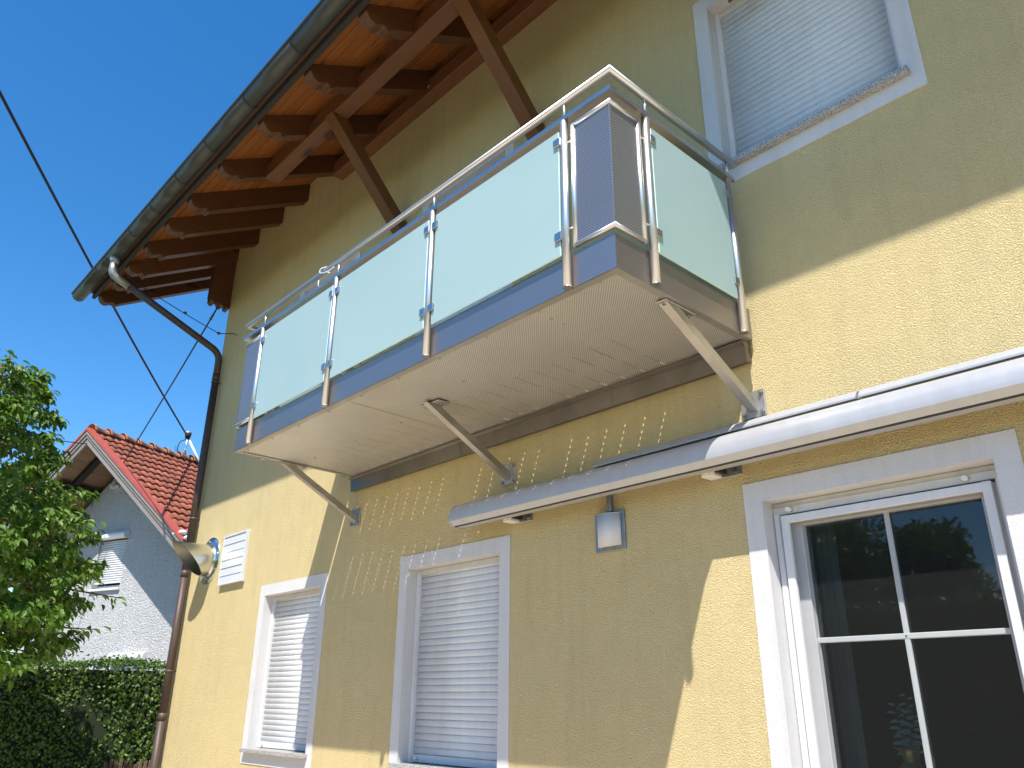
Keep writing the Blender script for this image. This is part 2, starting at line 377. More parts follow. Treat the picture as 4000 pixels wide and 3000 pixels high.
# ------------------------------------------------------------------ the house
WX0, WX1 = -9.82, 7.0
house = thing('house', 'yellow stucco house with dark timber eaves filling the right of the view', 'house', (-1.4, 0, 0))
openings = [(-7.67, -6.575, 1.285, 2.67), (-5.235, -4.145, 1.285, 2.67), (-2.098, -.999, 1.285, 2.68), (-2.098, -1.012, 4.785, 6.10),
            (-7.595, -6.52, 4.785, 6.10), (-5.215, -4.14, 3.62, 6.10)]
def wall_mesh():
    m = MB(); xs = sorted({WX0, WX1, *[o[0] for o in openings], *[o[1] for o in openings]}); zs = sorted({0, 7.72, *[o[2] for o in openings], *[o[3] for o in openings]})
    for i in range(len(xs)-1):
        for j in range(len(zs)-1):
            cx, cz = (xs[i]+xs[i+1])/2, (zs[j]+zs[j+1])/2
            if any(a < cx < b and c < cz < d for a, b, c, d in openings): continue
            m.add([(xs[i], 0, zs[j]), (xs[i+1], 0, zs[j]), (xs[i+1], 0, zs[j+1]), (xs[i], 0, zs[j+1])], [(0, 1, 2, 3)])
    m.add([(WX0, 0, 0), (WX0, 0, 7.72), (WX0, 5, 10.6), (WX0, 10, 7.72), (WX0, 10, 0)], [(0, 1, 2, 3, 4)])
    m.add([(WX1, 0, 0), (WX1, 10, 0), (WX1, 10, 7.72), (WX1, 5, 10.6), (WX1, 0, 7.72)], [(0, 1, 2, 3, 4)])
    m.add([(WX0, 10, 0), (WX0, 10, 7.72), (WX1, 10, 7.72), (WX1, 10, 0)], [(0, 1, 2, 3)])
    return m
wall_mesh().build('wall', M['stucco'], house, fix=False)

def surround(o, wd=.105, below=True, zb=None):
    x0, x1, z0, z1 = o; m = MB(); pr = -.006
    X0, X1, Z1 = x0-wd, x1+wd, z1+wd; Z0 = z0-.135 if below else z0
    m.box(X0, x0, pr, .003, Z0, Z1); m.box(x1, X1, pr, .003, Z0, Z1); m.box(x0, x1, pr, .003, z1, Z1)
    if below: m.box(x0, x1, pr, .003, Z0, z0-.036)
    d = .20
    m.add([(x0, .003, z0-.03), (x0, d, z0-.03), (x0, d, z1), (x0, .003, z1)], [(0, 1, 2, 3)])
    m.add([(x1, .003, z0-.03), (x1, d, z0-.03), (x1, d, z1), (x1, .003, z1)], [(0, 1, 2, 3)])
    m.add([(x0, .003, z1), (x1, .003, z1), (x1, d, z1), (x0, d, z1)], [(0, 1, 2, 3)])
    m.add([(x0, .003, z0-.036), (x1, .003, z0-.036), (x1, d, z0-.036), (x0, d, z0-.036)], [(0, 1, 2, 3)])
    return m
SLAT = [(.005, 0), (.0005, .003), (-.0022, .014), (-.0032, .024), (-.0022, .034), (.0005, .0435), (.005, .0463)]
def shuttered(o, label, bolts=True):
    x0, x1, z0, z1 = o
    win = surround(o).build('window', M['surround'], house, label=label, fix=False)
    MB().bbox(x0-.045, x1+.04, -.055, .13, z0-.036, z0-.002, .003).build('sill', M['granite'], win)
    for a, b in ((x0+.002, x0+.036), (x1-.036, x1-.002)):
        MB().box(a, b, .085, .125, z0, z1-.002).build('guide_rail', M['frame'], win)
    sx0, sx1 = x0+.037, x1-.037; yb = .112; n = int((z1-z0-.06-.05)/.047)
    MB().box(sx0, sx1, .098, .14, z1-.04, z1-.003).build('shutter_box', M['boxcover'], win)
    MB().bbox(sx0, sx1, yb-.006, yb+.012, z0+.003, z0+.055, .003, 1).build('bottom_bar', M['shutter'], win)
    first = None; zc = z0+.057
    while zc < z1-.04:
        if first is None:
            first = MB().prism([(yb+y, zc+z) for y, z in SLAT]+[(yb+.012, zc+.0455), (yb+.012, zc)], 'x', sx0, sx1, True).build('slat', M['shutter'], win); z_first = zc
        else: dup(first, (random.uniform(-.001, .001), random.uniform(-.0012, .0012), zc-z_first))
        zc += .047
    MB().box(sx0, sx1, yb+.014, yb+.02, z0, z1).build('shutter_backing', M['awnslot'], win)
    if bolts:
        for bx in (sx0+.05, sx1-.05):
            MB().tube([(bx, yb-.006, z0+.03), (bx, yb-.034, z0+.03)], .011, 10).build('stop_knob', M['white'], win)
    return win
shuttered(openings[0], 'window with closed white shutter beside the ventilation louvre, half in sun')
shuttered(openings[1], 'window with closed white shutter under the balcony, in shade')
shuttered(openings[3], 'upper window with closed white shutter right of the balcony')
shuttered(openings[4], 'upper window with closed shutter partly behind the left end of the balcony', False)
# balcony doors behind the glass: surround and closed leaf
for o in openings[5:]:
    x0, x1, z0, z1 = o
    win = surround(o, .105, False).build('balcony_door', M['surround'], house, fix=False)
    for a, b in ((x0+.002, x0+.036), (x1-.036, x1-.002)):
        MB().box(a, b, .085, .125, z0, z1-.002).build('guide_rail', M['frame'], win)
    MB().box(x0+.037, x1-.037, .11, .13, z0, z1-.04).build('door_leaf', M['shutter'], win)
    MB().box(x0+.037, x1-.037, .098, .14, z1-.04, z1-.003).build('shutter_box', M['boxcover'], win)
# the open window with fly screen
x0, x1, z0, z1 = openings[2]
win = surround(openings[2]).build('window', M['surround'], house, label='window with the shutter rolled up and a fly screen over dark glass', fix=False)
MB().bbox(x0-.045, x1+.04, -.055, .16, z0-.036, z0-.002, .003).build('sill', M['granite'], win)
for a, b in ((x0+.004, x0+.036), (x1-.036, x1-.004)):
    MB().bbox(a, b, .088, .125, z0, z1-.06, .002, 1).build('guide_rail', M['frame'], win)
    MB().box(a+.004, b-.004, .0865, .0875, z0, z1-.06).build('rail_face', M['frame'], win)
sb = MB(); sb.box(x0+.002, x1-.002, .092, .19, z1-.065, z1-.028); sb.box(x0+.002, x1-.002, .100, .19, z1-.0275, z1-.003); sb.build('shutter_box', M['boxcover'], win)
MB().box(x0+.03, x1-.03, .105, .15, z1-.0725, z1-.0655).build('shutter_slot', M['awnslot'], win)
for bx in (-1.995, -1.145):
    k = MB(); k.tube([(bx, .092, z1-.045), (bx, .055, z1-.050)], .012, 12); k.tube([(bx, .0549, z1-.050), (bx, .0535, z1-.050)], .0065, 10)
    k.build('stop_knob', M['white'], win)
fx0, fx1, fz1, fw_ = -2.048, -1.048, 2.605, .041
fr = MB(); fr.bbox(fx0, fx0+fw_, .070, .096, z0+.002, fz1, .003, 1); fr.bbox(fx1-fw_, fx1, .070, .096, z0+.002, fz1, .003, 1)
fr.bbox(fx0+fw_-.002, fx1-fw_+.002, .0715, .0945, fz1-fw_, fz1-.001, .003, 1); fr.bbox(fx0+fw_-.002, fx1-fw_+.002, .0715, .0945, z0+.003, z0+fw_, .003, 1)
fr.build('screen_frame', M['frame'], win)
MB().add([(fx0+.03, .090, z0+.03), (fx1-.03, .090, z0+.03), (fx1-.03, .090, fz1-.03), (fx0+.03, .090, fz1-.03)], [(0, 1, 2, 3)]).build('fly_screen', M['screen'], win)
sf = MB(); sf.bbox(x0+.01, -1.965, .125, .19, z0, 2.615, .004, 1); sf.bbox(-1.115, x1-.01, .125, .19, z0, 2.615, .004, 1); sf.bbox(-1.967, -1.113, .127, .188, 2.555, 2.613, .004, 1); sf.bbox(-1.967, -1.113, .127, .188, z0, 1.36, .004, 1)
sf.build('sash_frame', M['frame'], win)
MB().box(-1.97, -1.11, .166, .170, 1.355, 2.56).build('pane', M['pane'], win)
MB().bbox(-1.556, -1.532, .148, .164, 1.358, 2.558, .003, 1).build('muntin', M['muntin'], win)
MB().bbox(-1.968, -1.112, .146, .1635, 1.977, 2.002, .003, 1).build('muntin', M['muntin'], win)
MB().tube([(-1.544, .1465, 1.99), (-1.544, .143, 1.99)], .004, 8).build('rivet', M['bolt'], win)
# the room behind it
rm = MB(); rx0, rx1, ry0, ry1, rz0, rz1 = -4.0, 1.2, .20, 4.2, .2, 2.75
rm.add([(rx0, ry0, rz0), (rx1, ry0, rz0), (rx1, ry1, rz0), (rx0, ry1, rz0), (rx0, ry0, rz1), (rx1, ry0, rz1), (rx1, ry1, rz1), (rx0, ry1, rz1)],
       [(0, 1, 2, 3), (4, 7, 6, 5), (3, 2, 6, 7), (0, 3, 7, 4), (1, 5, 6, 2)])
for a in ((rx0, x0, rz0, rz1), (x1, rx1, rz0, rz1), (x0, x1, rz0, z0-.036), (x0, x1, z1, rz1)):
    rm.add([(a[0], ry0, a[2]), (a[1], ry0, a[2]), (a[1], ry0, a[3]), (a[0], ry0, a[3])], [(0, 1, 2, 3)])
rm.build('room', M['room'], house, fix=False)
MB().bbox(x0-.05, x1+.05, .205, .52, z0+.03, z0+.06, .004).build('inner_sill', M['concrete'], win)

# ------------------------------------------------------------------ roof and eaves
SL = .59; ZW = 7.69                                       # underside of the boards: z = ZW + SL*y
XL, XR = -11.02, 7.4
th = math.atan(SL); cs, sn = math.cos(th), math.sin(th)
rf = MB(); rp = [(-1.47, ZW-SL*1.47+.060), (-1.47, ZW-SL*1.47+.16), (5, ZW+SL*5+.16), (11.5, ZW-SL*1.5+.16), (11.5, ZW-SL*1.5+.055), (5, ZW+SL*5+.055)]
rf.prism(rp, 'x', XL-.05, XR).build('roof', M['ourtile'], house)
# eaves boards, one by one, running along the eave
bw = .1045; first = None; k = 0; y = -1.386
while y < -.01:
    y1 = min(y+bw, .06); bl = []
    cut = [XL]+sorted(random.uniform(XL+2, XR-2) for _ in range(2))+[XR]
    for a, b in zip(cut[:-1], cut[1:]):
        z_a, z_b = ZW+SL*y, ZW+SL*(y1-.0065)
        q = MB(); e = .004
        prof = [(y, z_a+e), (y+e, z_a+SL*e), (y1-.0065-e, z_b-SL*e), (y1-.0065, z_b+e), (y1-.0065, z_b+.022), (y, z_a+.022)]
        dz = random.uniform(-.0012, .0012)
        q.prism([(p[0], p[1]+dz) for p in prof], 'x', a+.001, b-.001).build('eaves_board', M['board'], house)
    y = y1
MB().prism([(-1.40, ZW-SL*1.40+.026), (-1.40, ZW-SL*1.40+.05), (.4, ZW+SL*.4+.05), (.4, ZW+SL*.4+.026)], 'x', XL, XR).build('roof_felt', M['fascia'], house)
# rafters with carved ends
ZB = 7.44
def rafter_prof():
    b = lambda y: ZB+SL*y
    return [(.25, b(.25)), (-1.138, b(-1.138)), (-1.142, b(-1.14)-.020), (-1.165, b(-1.14)-.022), (-1.178, 6.766), (-1.20, 6.772), (-1.225, 6.764), (-1.25, 6.745), (-1.28, 6.736), (-1.31, 6.742), (-1.338, 6.762), (-1.358, 6.79), (-1.368, 6.81), (-1.374, ZW-SL*1.374-.003), (.25, ZW+SL*.25-.003)]
rp = rafter_prof()
rx = [-4.294, -5.177, -6.071, -6.99, -7.795, -8.455, -9.14, -9.775, -10.30, -10.88]
more = [-3.41, -2.53, -1.65, -.77, .11, .99, 1.87, 2.75, 3.63, 4.5, 5.4, 6.3]
r0 = None
for x in rx+more:
    if r0 is None: r0 = MB().prism(rp, 'x', x-.12, x).build('rafter', M['rafter'], house); xr0 = x
    else: dup(r0, (x-xr0, 0, random.uniform(-.002, .002)))
# rafters over the gable overhang run on behind the corner
for x in (-10.30, -10.88):
    MB().prism([(.26, ZB+SL*.26), (4.9, ZB+SL*4.9), (4.9, ZW+SL*4.9-.003), (.26, ZW+SL*.26-.003)], 'x', x-.118, x-.002).build('rafter', M['rafter'], house)
q = MB(); q.prism([(.06, ZW+SL*.06+.002), (4.9, ZW+SL*4.9+.002), (4.9, ZW+SL*4.9+.02), (.06, ZW+SL*.06+.02)], 'x', XL, WX0+.3); q.build('gable_eaves_boards', M['board'], house)
MB().bbox(-6.97, 6.8, -.14, -.0015, 7.295, 7.475, .006, 1).build('wall_purlin', M['purlin'], house)
MB().bbox(-7.0, 6.8, -.905, -.752, 6.885, 7.06, .006, 1).build('middle_purlin', M['purlin'], house)
for x in (-5.71, -3.79, -1.9, .0, 2.2, 4.4):
    b = MB(); b.hexa([(x, -.925, 6.885), (x+.13, -.925, 6.885), (x+.13, -.06, 5.945), (x, -.06, 5.945), (x, -.790, 6.915), (x+.13, -.790, 6.915), (x+.13, .0-.002, 6.055), (x, -.002, 6.055)])
    b.build('brace', M['brace'], house)
for x in (-5.35, -3.5):
    b = MB(); b.tube([(x+.2, -.141, 7.39), (x+.2, -.150, 7.39)], .026, 16); b.build('bolt_washer', M['bolt'], house)
cb = MB(); cb.prism([(-.27, 7.42), (-.27, 6.80), (-.262, 6.80), (-.262, 6.745), (-.235, 6.715), (-.20, 6.722), (-.165, 6.772), (-.13, 6.716), (-.09, 6.705), (-.06, 6.76), (-.04, 6.70), (-.003, 6.69), (-.003, 7.5)], 'x', -9.955, -9.80)
cb.build('corner_console', M['rafter'], house)
MB().box(XL-.04, XR, -1.432, -1.388, 6.822, 6.925).build('fascia_board', M['fascia'], house)
# a mended patch of plaster below the middle bracket
# ------------------------------------------------------------------ gutter and downpipe
GY, GZ, GR = -1.532, 6.945, .088
gut = thing('gutter', 'dark half round metal gutter along the timber eaves', 'gutter', (-4, GY, GZ))
pf = [(GY+GR*math.cos(a), GZ+GR*math.sin(a)) for a in [math.pi+math.pi*i/16 for i in range(17)]]
pi_ = [(GY+(GR-.006)*math.cos(a), GZ+(GR-.006)*math.sin(a)) for a in [2*math.pi-math.pi*i/16 for i in range(17)]]
joints = [-11.37, -10.35, -9.95, -9.10, -8.40, -7.66, -6.90, -6.03, -5.12, -4.2, -3.3, -2.4, -1.5, -.6, .4, 1.4, 2.4, 3.4, 4.4, 5.4, 6.4, 7.4]
for a, b in zip(joints[:-1], joints[1:]):
    MB().prism(pf+pi_, 'x', a+.0005, b-.0005, True).build('gutter_section', M['gutter'], gut)
bead = MB(); bead.tube([(-11.37, GY-GR-.004, GZ), (7.4, GY-GR-.004, GZ)], .012, 10).build('gutter_bead', M['gutter'], gut)
first = None
for jx in joints[1:-1]:
    if first is None:
        hook = [(GY+(GR+.0035)*math.cos(a), GZ+(GR+.0035)*math.sin(a)) for a in [math.pi+math.pi*i/16 for i in range(17)]]
        hin = [(GY+(GR+.0005)*math.cos(a), GZ+(GR+.0005)*math.sin(a)) for a in [2*math.pi-math.pi*i/16 for i in range(17)]]
        first = MB().prism(hook+hin, 'x', jx-.008, jx+.008, True).build('gutter_hook', M['gutter'], gut); fx = jx
    else: dup(first, (jx-fx, 0, 0))
MB().prism([(GY+GR*.99*math.cos(a), GZ+GR*.99*math.sin(a)) for a in [math.pi+math.pi*i/16 for i in range(17)]], 'x', -11.373, -11.369).build('gutter_end', M['gutter'], gut)
dp = thing('downpipe', 'brown downpipe bending from the gutter back to the house corner and down', 'downpipe', (-9.68, -.075, 0))
PX = -9.70; OX = -9.80
el = MB(); el.tube([(OX, GY, GZ-GR+.03), (OX, GY, 6.78)], .055, 18, r_list=[.065, .048]); el.build('outlet', M['zinc'], dp)
el = MB(); el.tube(bendpath([(OX, GY, 6.785), (OX, GY, 6.64), (OX+.02, GY+.22, 6.535)], .10, 8), .0475, 18); el.build('pipe_elbow', M['zinc'], dp)
el = MB(); el.tube(bendpath([(OX+.018, GY+.19, 6.555), (PX, -.075, 5.965), (PX, -.075, 5.6)], .13, 10), .045, 20); el.build('pipe_elbow', M['pipe'], dp)
zs = [5.65, 3.12, 1.55, .05]
for a, b in zip(zs[:-1], zs[1:]):
    el = MB(); el.tube([(PX, -.075, a), (PX, -.075, b-.05)], .045, 20); el.build('pipe_length', M['pipe'], dp)
    el = MB(); el.tube([(PX, -.075, a+.01), (PX, -.075, a-.07)], .0485, 20); el.build('pipe_collar', M['pipe'], dp)
for z in (5.55, 3.75, 2.0):
    k = MB(); k.tube([(PX, -.075, z+.012), (PX, -.075, z-.012)], .050, 20); k.box(PX-.008, PX+.008, -.03, -.001, z-.008, z+.008); k.build('pipe_clip', M['brown'], dp)
wr = thing('earth_wire', 'thin dark wire running beside the downpipe from the gutter to the wall', 'wire', (-9.5, -.3, 6.3))
wp = [(-9.72, -1.47, 6.80), (-9.70, -1.36, 6.62), (-9.66, -.65, 6.36), (-9.58, -.17, 6.185)]
k = MB(); k.tube(smoothpath(wp, 5), .006, 6); k.build('wire_run', M['cable'], wr)
k = MB(); k.tube(smoothpath([(-9.58, -.17, 6.185), (-9.50, -.08, 6.185), (-9.43, -.03, 6.18), (-9.415, .005, 6.155)], 5), .006, 6); k.build('wire_eye', M['cable'], wr)
for p in ((-9.655, -.62, 6.36), (-9.585, -.175, 6.19)):
    k = MB(); k.bbox(p[0]-.018, p[0]+.018, p[1]-.018, p[1]+.018, p[2]-.016, p[2]+.016, .006, 1); k.build('wire_clamp', M['brown'], wr)

# ------------------------------------------------------------------ balcony
BX0, BX1, BY, BZ = -6.085, -2.03, -1.188, 3.575
bal = thing('balcony', 'steel balcony with frosted glass panels and perforated corner screens on brackets', 'balcony', (-4.05, -.6, BZ))
# fascia plates between posts, mitred corners
MB().box(BX0, BX1, BY, BY+.004, BZ, 3.762).build('fascia_plate', M['steel'], bal)
MB().box(BX1-.004, BX1, BY+.0045, -.03, BZ, 3.762).build('fascia_plate', M['steel'], bal)
MB().box(BX0, BX0+.004, BY+.0045, -.03, BZ, 3.762).build('fascia_plate', M['steel'], bal)
# folded lower lip
lp = MB(); lp.box(BX0+.001, BX1-.001, BY+.005, BY+.05, BZ-.003, BZ+.001); lp.box(BX0+.001, BX0+.045, BY+.0505, -.05, BZ-.003, BZ+.001); lp.box(BX1-.045, BX1-.001, BY+.0505, -.05, BZ-.003, BZ+.001)
lp.build('lower_lip', M['bracket'], bal)
# perforated underside with rows of real holes below the gaps of the decking
rows = [-2.58-.1541*i for i in range(23)]; rows = [x for x in rows if x > BX0+.1]
HP, HW = .021, .0090
def underside(xa, xb, name):
    m = MB(); z = BZ+.004; ya, yb = BY+.046, -.06
    rr = sorted(x for x in rows if xa+.02 < x < xb-.02)
    xs = [xa]
    for x in rr: xs += [x-HW/2, x+HW/2]
    xs.append(xb)
    for i in range(0, len(xs), 2): m.add([(xs[i], ya, z), (xs[i+1], ya, z), (xs[i+1], yb, z), (xs[i], yb, z)], [(0, 3, 2, 1)])
    for x in rr:
        i = rows.index(x); spans = [(-.30+random.uniform(-.015, .01), -.085), (-.585+random.uniform(-.02, .02), -.37)]
        if i in (6, 12, 13): spans = spans[1:]
        ycur = ya
        for s0, s1 in sorted(spans):
            yy = s0
            while yy+HW < s1:
                m.add([(x-HW/2, ycur, z), (x+HW/2, ycur, z), (x+HW/2, yy, z), (x-HW/2, yy, z)], [(0, 3, 2, 1)]); ycur = yy+HW; yy += HP
        m.add([(x-HW/2, ycur, z), (x+HW/2, ycur, z), (x+HW/2, yb, z), (x-HW/2, yb, z)], [(0, 3, 2, 1)])
    return m.build(name, M['perf'], bal, fix=False)
underside(BX0+.04, -4.440, 'perforated_sheet'); underside(-4.434, BX1-.04, 'perforated_sheet')
MB().box(-4.446, -4.428, BY+.05, -.062, BZ+.006, BZ+.009).build('seam_sun_stop', M['bracket'], bal)  # added above the seam to stop sun leaking through onto the wall
# screws of the underside
sc = None
spots = [(x, BY+.062) for x in np.arange(BX0+.12, BX1-.05, .42)]+[(x, y) for x in np.arange(BX0+.3, BX1-.2, .62) for y in (-.62,)]+[(-2.62, -1.02), (-2.62, -.93), (-3.62, -.8)]
for x, y in spots:
    if sc is None:
        q = MB(); q.lathe([(0, BZ-.006), (.006, BZ-.005), (.009, BZ+.001), (.009, BZ+.0035)], (x, y), 10); sc = q.build('screw', M['bolt'], bal); s0 = (x, y)
    else: dup(sc, (x-s0[0], y-s0[1], 0))
# decking boards along y with gaps, shifted so that the sun falls through
dz = .05; dxs = .69/1.92*dz
db = None; rws = sorted(rows)
edges = [BX0+.02]+[x+dxs for x in rws]+[BX1-.02]
for a, b in zip(edges[:-1], edges[1:]):
    MB().box(a+.011, b-.011, BY+.02, -.055, BZ+dz, BZ+dz+.018).build('deck_board', M['deckwood'], bal)
for ya, yb in ((-.358, -.312), (BY+.02, -.60)):
    MB().box(BX0+.05, BX1-.05, ya, yb, BZ+dz+.019, BZ+dz+.03).build('deck_gap_cover', M['darkbeam'], bal)  # joist strip and a wide front sheet that close the gaps to the sun
# flashing along the wall
for a, b in ((-6.12, -4.55), (-4.547, -3.03), (-3.027, -2.065)):
    f = MB(); f.prism([(-.052, 3.445), (-.056, 3.445), (-.062, 3.55), (-.088, 3.560), (-.088, 3.566), (-.003, 3.572), (-.003, 3.455), (-.050, 3.449)], 'x', a, b); f.build('wall_flashing', M['flash'], bal)
# posts
def post(x, y, inward):
    p = MB(); p.tube([(x, y, BZ+.001), (x, y, 4.5715)], .0212, 20); o = p.build('post', M['tube'], bal)
    c = MB(); c.tube([(x, y, BZ+.0005), (x, y, BZ-.006)], .0225, 20); c.build('post_cap', M['bolt'], o)
    s = MB(); s.tube([(x+inward[0]*-.004, y+inward[1]*.004, 4.597), (x+inward[0]*-.004, y+inward[1]*.004, 4.70)], .008, 10); s.build('rail_stub', M['tube'], o)
    return o
PYF = BY-.024
posts = {}
for x in (-5.775, -4.615, -3.462, -2.32): posts[x] = post(x, PYF, (0, 1))
PXR, PXL = BX1+.024, BX0-.024
for y in (-.922, -.148):
    posts[('r', y)] = post(PXR, y, (-1, 0)); posts[('l', y)] = post(PXL, y, (1, 0))
# flat rail and round handrail, mitred at the corners
FO = BY-.040
q = MB(); q.prism([(BX0-.045, FO), (BX1+.045, FO), (BX1-.055, FO+.10), (BX0+.055, FO+.10)], 'z', 4.572, 4.597); q.build('flat_rail', M['bar'], bal)
q = MB(); q.prism([(BX1+.0452, FO+.0005), (BX1+.0452, -.10), (BX1-.0548, -.10), (BX1-.0548, FO+.1005)], 'z', 4.5725, 4.5975); q.build('flat_rail', M['bar'], bal)
q = MB(); q.prism([(BX0-.0452, FO+.0005), (BX0-.0452, -.10), (BX0+.0548, -.10), (BX0+.0548, FO+.1005)], 'z', 4.5725, 4.5975); q.build('flat_rail', M['bar'], bal)
q = MB(); q.tube([(PXL-.005, -.062, 4.712), (PXL-.005, PYF+.005, 4.712), (PXR+.005, PYF+.005, 4.712), (PXR+.005, -.062, 4.712)], .0215, 20); q.build('handrail', M['rail'], bal)
# glass
def glass(a, b, front=True, x=None):
    m = MB()
    if front: m.bbox(a, b, PYF-.006, PYF+.005, 3.765, 4.528, .002, 1)
    else: m.bbox(x-.0055, x+.0055, a, b, 3.765, 4.528, .002, 1)
    o = m.build('glass_panel', [M['frost'], M['glassedge']], bal)
    for p in o.data.polygons:
        if abs(p.normal[1 if front else 0]) < .9: p.material_index = 1
    return o
gl = [glass(-5.735, -4.655), glass(-4.575, -3.50), glass(-3.424, -2.358)]
gr_ = glass(-.885, -.185, False, PXR); gl_ = glass(-.885, -.185, False, PXL)
def clampb(px, py, dx, dy, par):
    for z in (3.872, 4.450):
        m = MB()
        if dx: m.bbox(min(px+dx*.016, px+dx*.066), max(px+dx*.016, px+dx*.066), py-.017, py+.015, z-.024, z+.024, .004, 2)
        else: m.bbox(px-.016, px+.016, min(py+dy*.016, py+dy*.062), max(py+dy*.016, py+dy*.062), z-.024, z+.024, .004, 2)
        m.build('clamp', M['bar'], par)
for x, o, ds in ((-5.775, gl[0], (1,)), (-4.615, gl[0], (-1,)), (-4.615, gl[1], (1,)), (-3.462, gl[1], (-1,)), (-3.462, gl[2], (1,)), (-2.32, gl[2], (-1,))):
    for d in ds: clampb(x, PYF-.004, d, 0, o)
for X, o in ((PXR, gr_), (PXL, gl_)): clampb(X, -.922, 0, 1, o); clampb(X, -.148, 0, -1, o)
# perforated corner screens in a tube frame
def corner(sx, xc, xo):
    # xc: corner x, xo: x of the far side of the front leaf
    y0 = BY-.008; yc = -.975
    fr = MB(); ft, fb = 4.528, 3.795
    loop = [(xo, y0, fb), (xo, y0, ft), (xc, y0, ft), (xc, yc, ft), (xc, yc, fb), (xc, y0, fb), (xo, y0, fb)]
    fr.tube([loop[0], loop[1]], .0145, 12); fr.tube(loop[1:4], .0145, 12); fr.tube([loop[3], loop[4]], .0145, 12); fr.tube(loop[4:7], .0145, 12)
    for p in loop[:2]+loop[3:5]:
        bm = bmesh.new(); bmesh.ops.create_uvsphere(bm, u_segments=10, v_segments=8, radius=.0145)
        for v in bm.verts: v.co += Vector(p)
        fr.bm(bm, True)
    o = fr.build('corner_screen', M['tube'], bal, fix=False)
    a, b = min(xo, xc), max(xo, xc)
    MB().box(a+.01, b-.0015, y0-.002, y0+.001, fb+.008, ft-.008).build('mesh_front', M['perfx'], o)
    MB().box(min(xc-sx*.0015, xc+sx*.0015), max(xc-sx*.0015, xc+sx*.0015), y0-.0025, yc-.01, fb+.008, ft-.008).build('mesh_side', M['perfy'], o)
    MB().box(a+.015, b-.02, y0+.012, y0+.016, fb+.01, ft-.01).build('mesh_backing', M['steel'], o)
    e = MB(); z = fb+.012
    while z < ft-.02:
        e.box(xc-.003, xc+.003, y0-.005, y0+.001, z, z+.006); z += .012
    e.build('cut_edge', M['tube'], o).__setitem__('kind', 'stuff')
    for z in (3.90, 4.43):
        px = -2.32 if sx > 0 else -5.775
        k = MB(); k.tube([(px, PYF, z), (xo, y0, z)], .0055, 8); k.build('pin', M['tube'], o)
        X = PXR if sx > 0 else PXL
        k = MB(); k.tube([(X, -.922, z), (xc, yc, z)], .0055, 8); k.build('pin', M['tube'], o)
corner(1, BX1+.010, -2.272); corner(-1, BX0-.010, -5.822)
# brackets
def bracket(xc, along_x):
    bt = MB()
    # square tube from underside to wall plate
    A = Vector((xc, -.700, 3.552)); B = Vector((xc, -.012, 3.197)); d = (B-A).normalized(); nrm = Vector((0, -d.z, d.y)); hw = .025
    if nrm.z < 0: nrm = -nrm
    # top is cut level, bottom cut plumb
    def at(base, off, sx): return base+nrm*off+Vector((sx*hw, 0, 0))
    def on_top(off, sx):
        p = at(A, off, sx); return p + d*((3.560-p.z)/d.z)
    def on_wall(off, sx):
        p = at(B, off, sx); return p + d*((-.011-p.y)/d.y)
    bt.hexa([on_top(-hw, -1), on_top(-hw, 1), on_wall(-hw, 1), on_wall(-hw, -1), on_top(hw, -1), on_top(hw, 1), on_wall(hw, 1), on_wall(hw, -1)])
    o = bt.build('bracket', M['bracket'], bal)
    tp = MB()
    if along_x: tp.bbox(xc-.10, xc+.10, -.735, -.635, 3.5605, 3.570, .003, 1)
    else: tp.bbox(xc-.032, xc+.032, -.785, -.535, 3.5605, 3.570, .003, 1)
    tp.build('top_plate', M['bracket'], o)
    MB().bbox(xc-.075, xc+.075, -.0105, -.001, 3.135, 3.288, .003, 1).build('wall_plate', M['bracket'], o)
    for sx in (-1, 1):
        for z in (3.157, 3.266):
            k = MB(); k.tube([(xc+sx*.056, -.0107, z), (xc+sx*.056, -.020, z)], .013, 6); k.tube([(xc+sx*.056, -.020, z), (xc+sx*.056, -.030, z)], .006, 8)
            k.build('bolt', M['bolt'], o)
        k = MB()
        if along_x: k.tube([(xc+sx*.07, -.685, 3.560), (xc+sx*.07, -.685, 3.551)], .011, 6)
        else: k.tube([(xc, -.66+sx*.1, 3.560), (xc, -.66+sx*.1, 3.551)], .011, 6)
        k.build('bolt', M['bolt'], o)
bracket(-6.075, False); bracket(-4.06, True); bracket(-2.085, False)
# things hooked on the rail
hk = thing('wire_hook', 'small white bent wire hook hanging on the balcony handrail', 'hook', (-4.72, PYF, 4.66))
k = MB(); k.tube(smoothpath([(-4.78, PYF+.03, 4.75), (-4.83, PYF-.02, 4.735), (-4.84, PYF-.03, 4.70), (-4.79, PYF-.035, 4.67), (-4.72, PYF-.03, 4.655), (-4.64, PYF-.02, 4.665)], 5), .005, 6); k.build('hook_loop', M['grille'], hk)
k = MB(); k.tube([(-4.745, PYF-.03, 4.665), (-4.69, PYF-.025, 4.635)], .005, 6); k.build('hook_tail', M['ceramic'], hk)
h2 = MB(); h2.tube(bendpath([(-4.86, FO-.004, 4.642), (-4.86, FO-.006, 4.592), (-4.84, FO+.07, 4.592), (-4.83, FO+.09, 4.605)], .015, 3), .004, 6)
tag(h2.build('rail_clip', M['ceramic']), 'small pale wire clip under the flat balcony rail left of the second post', 'clip')

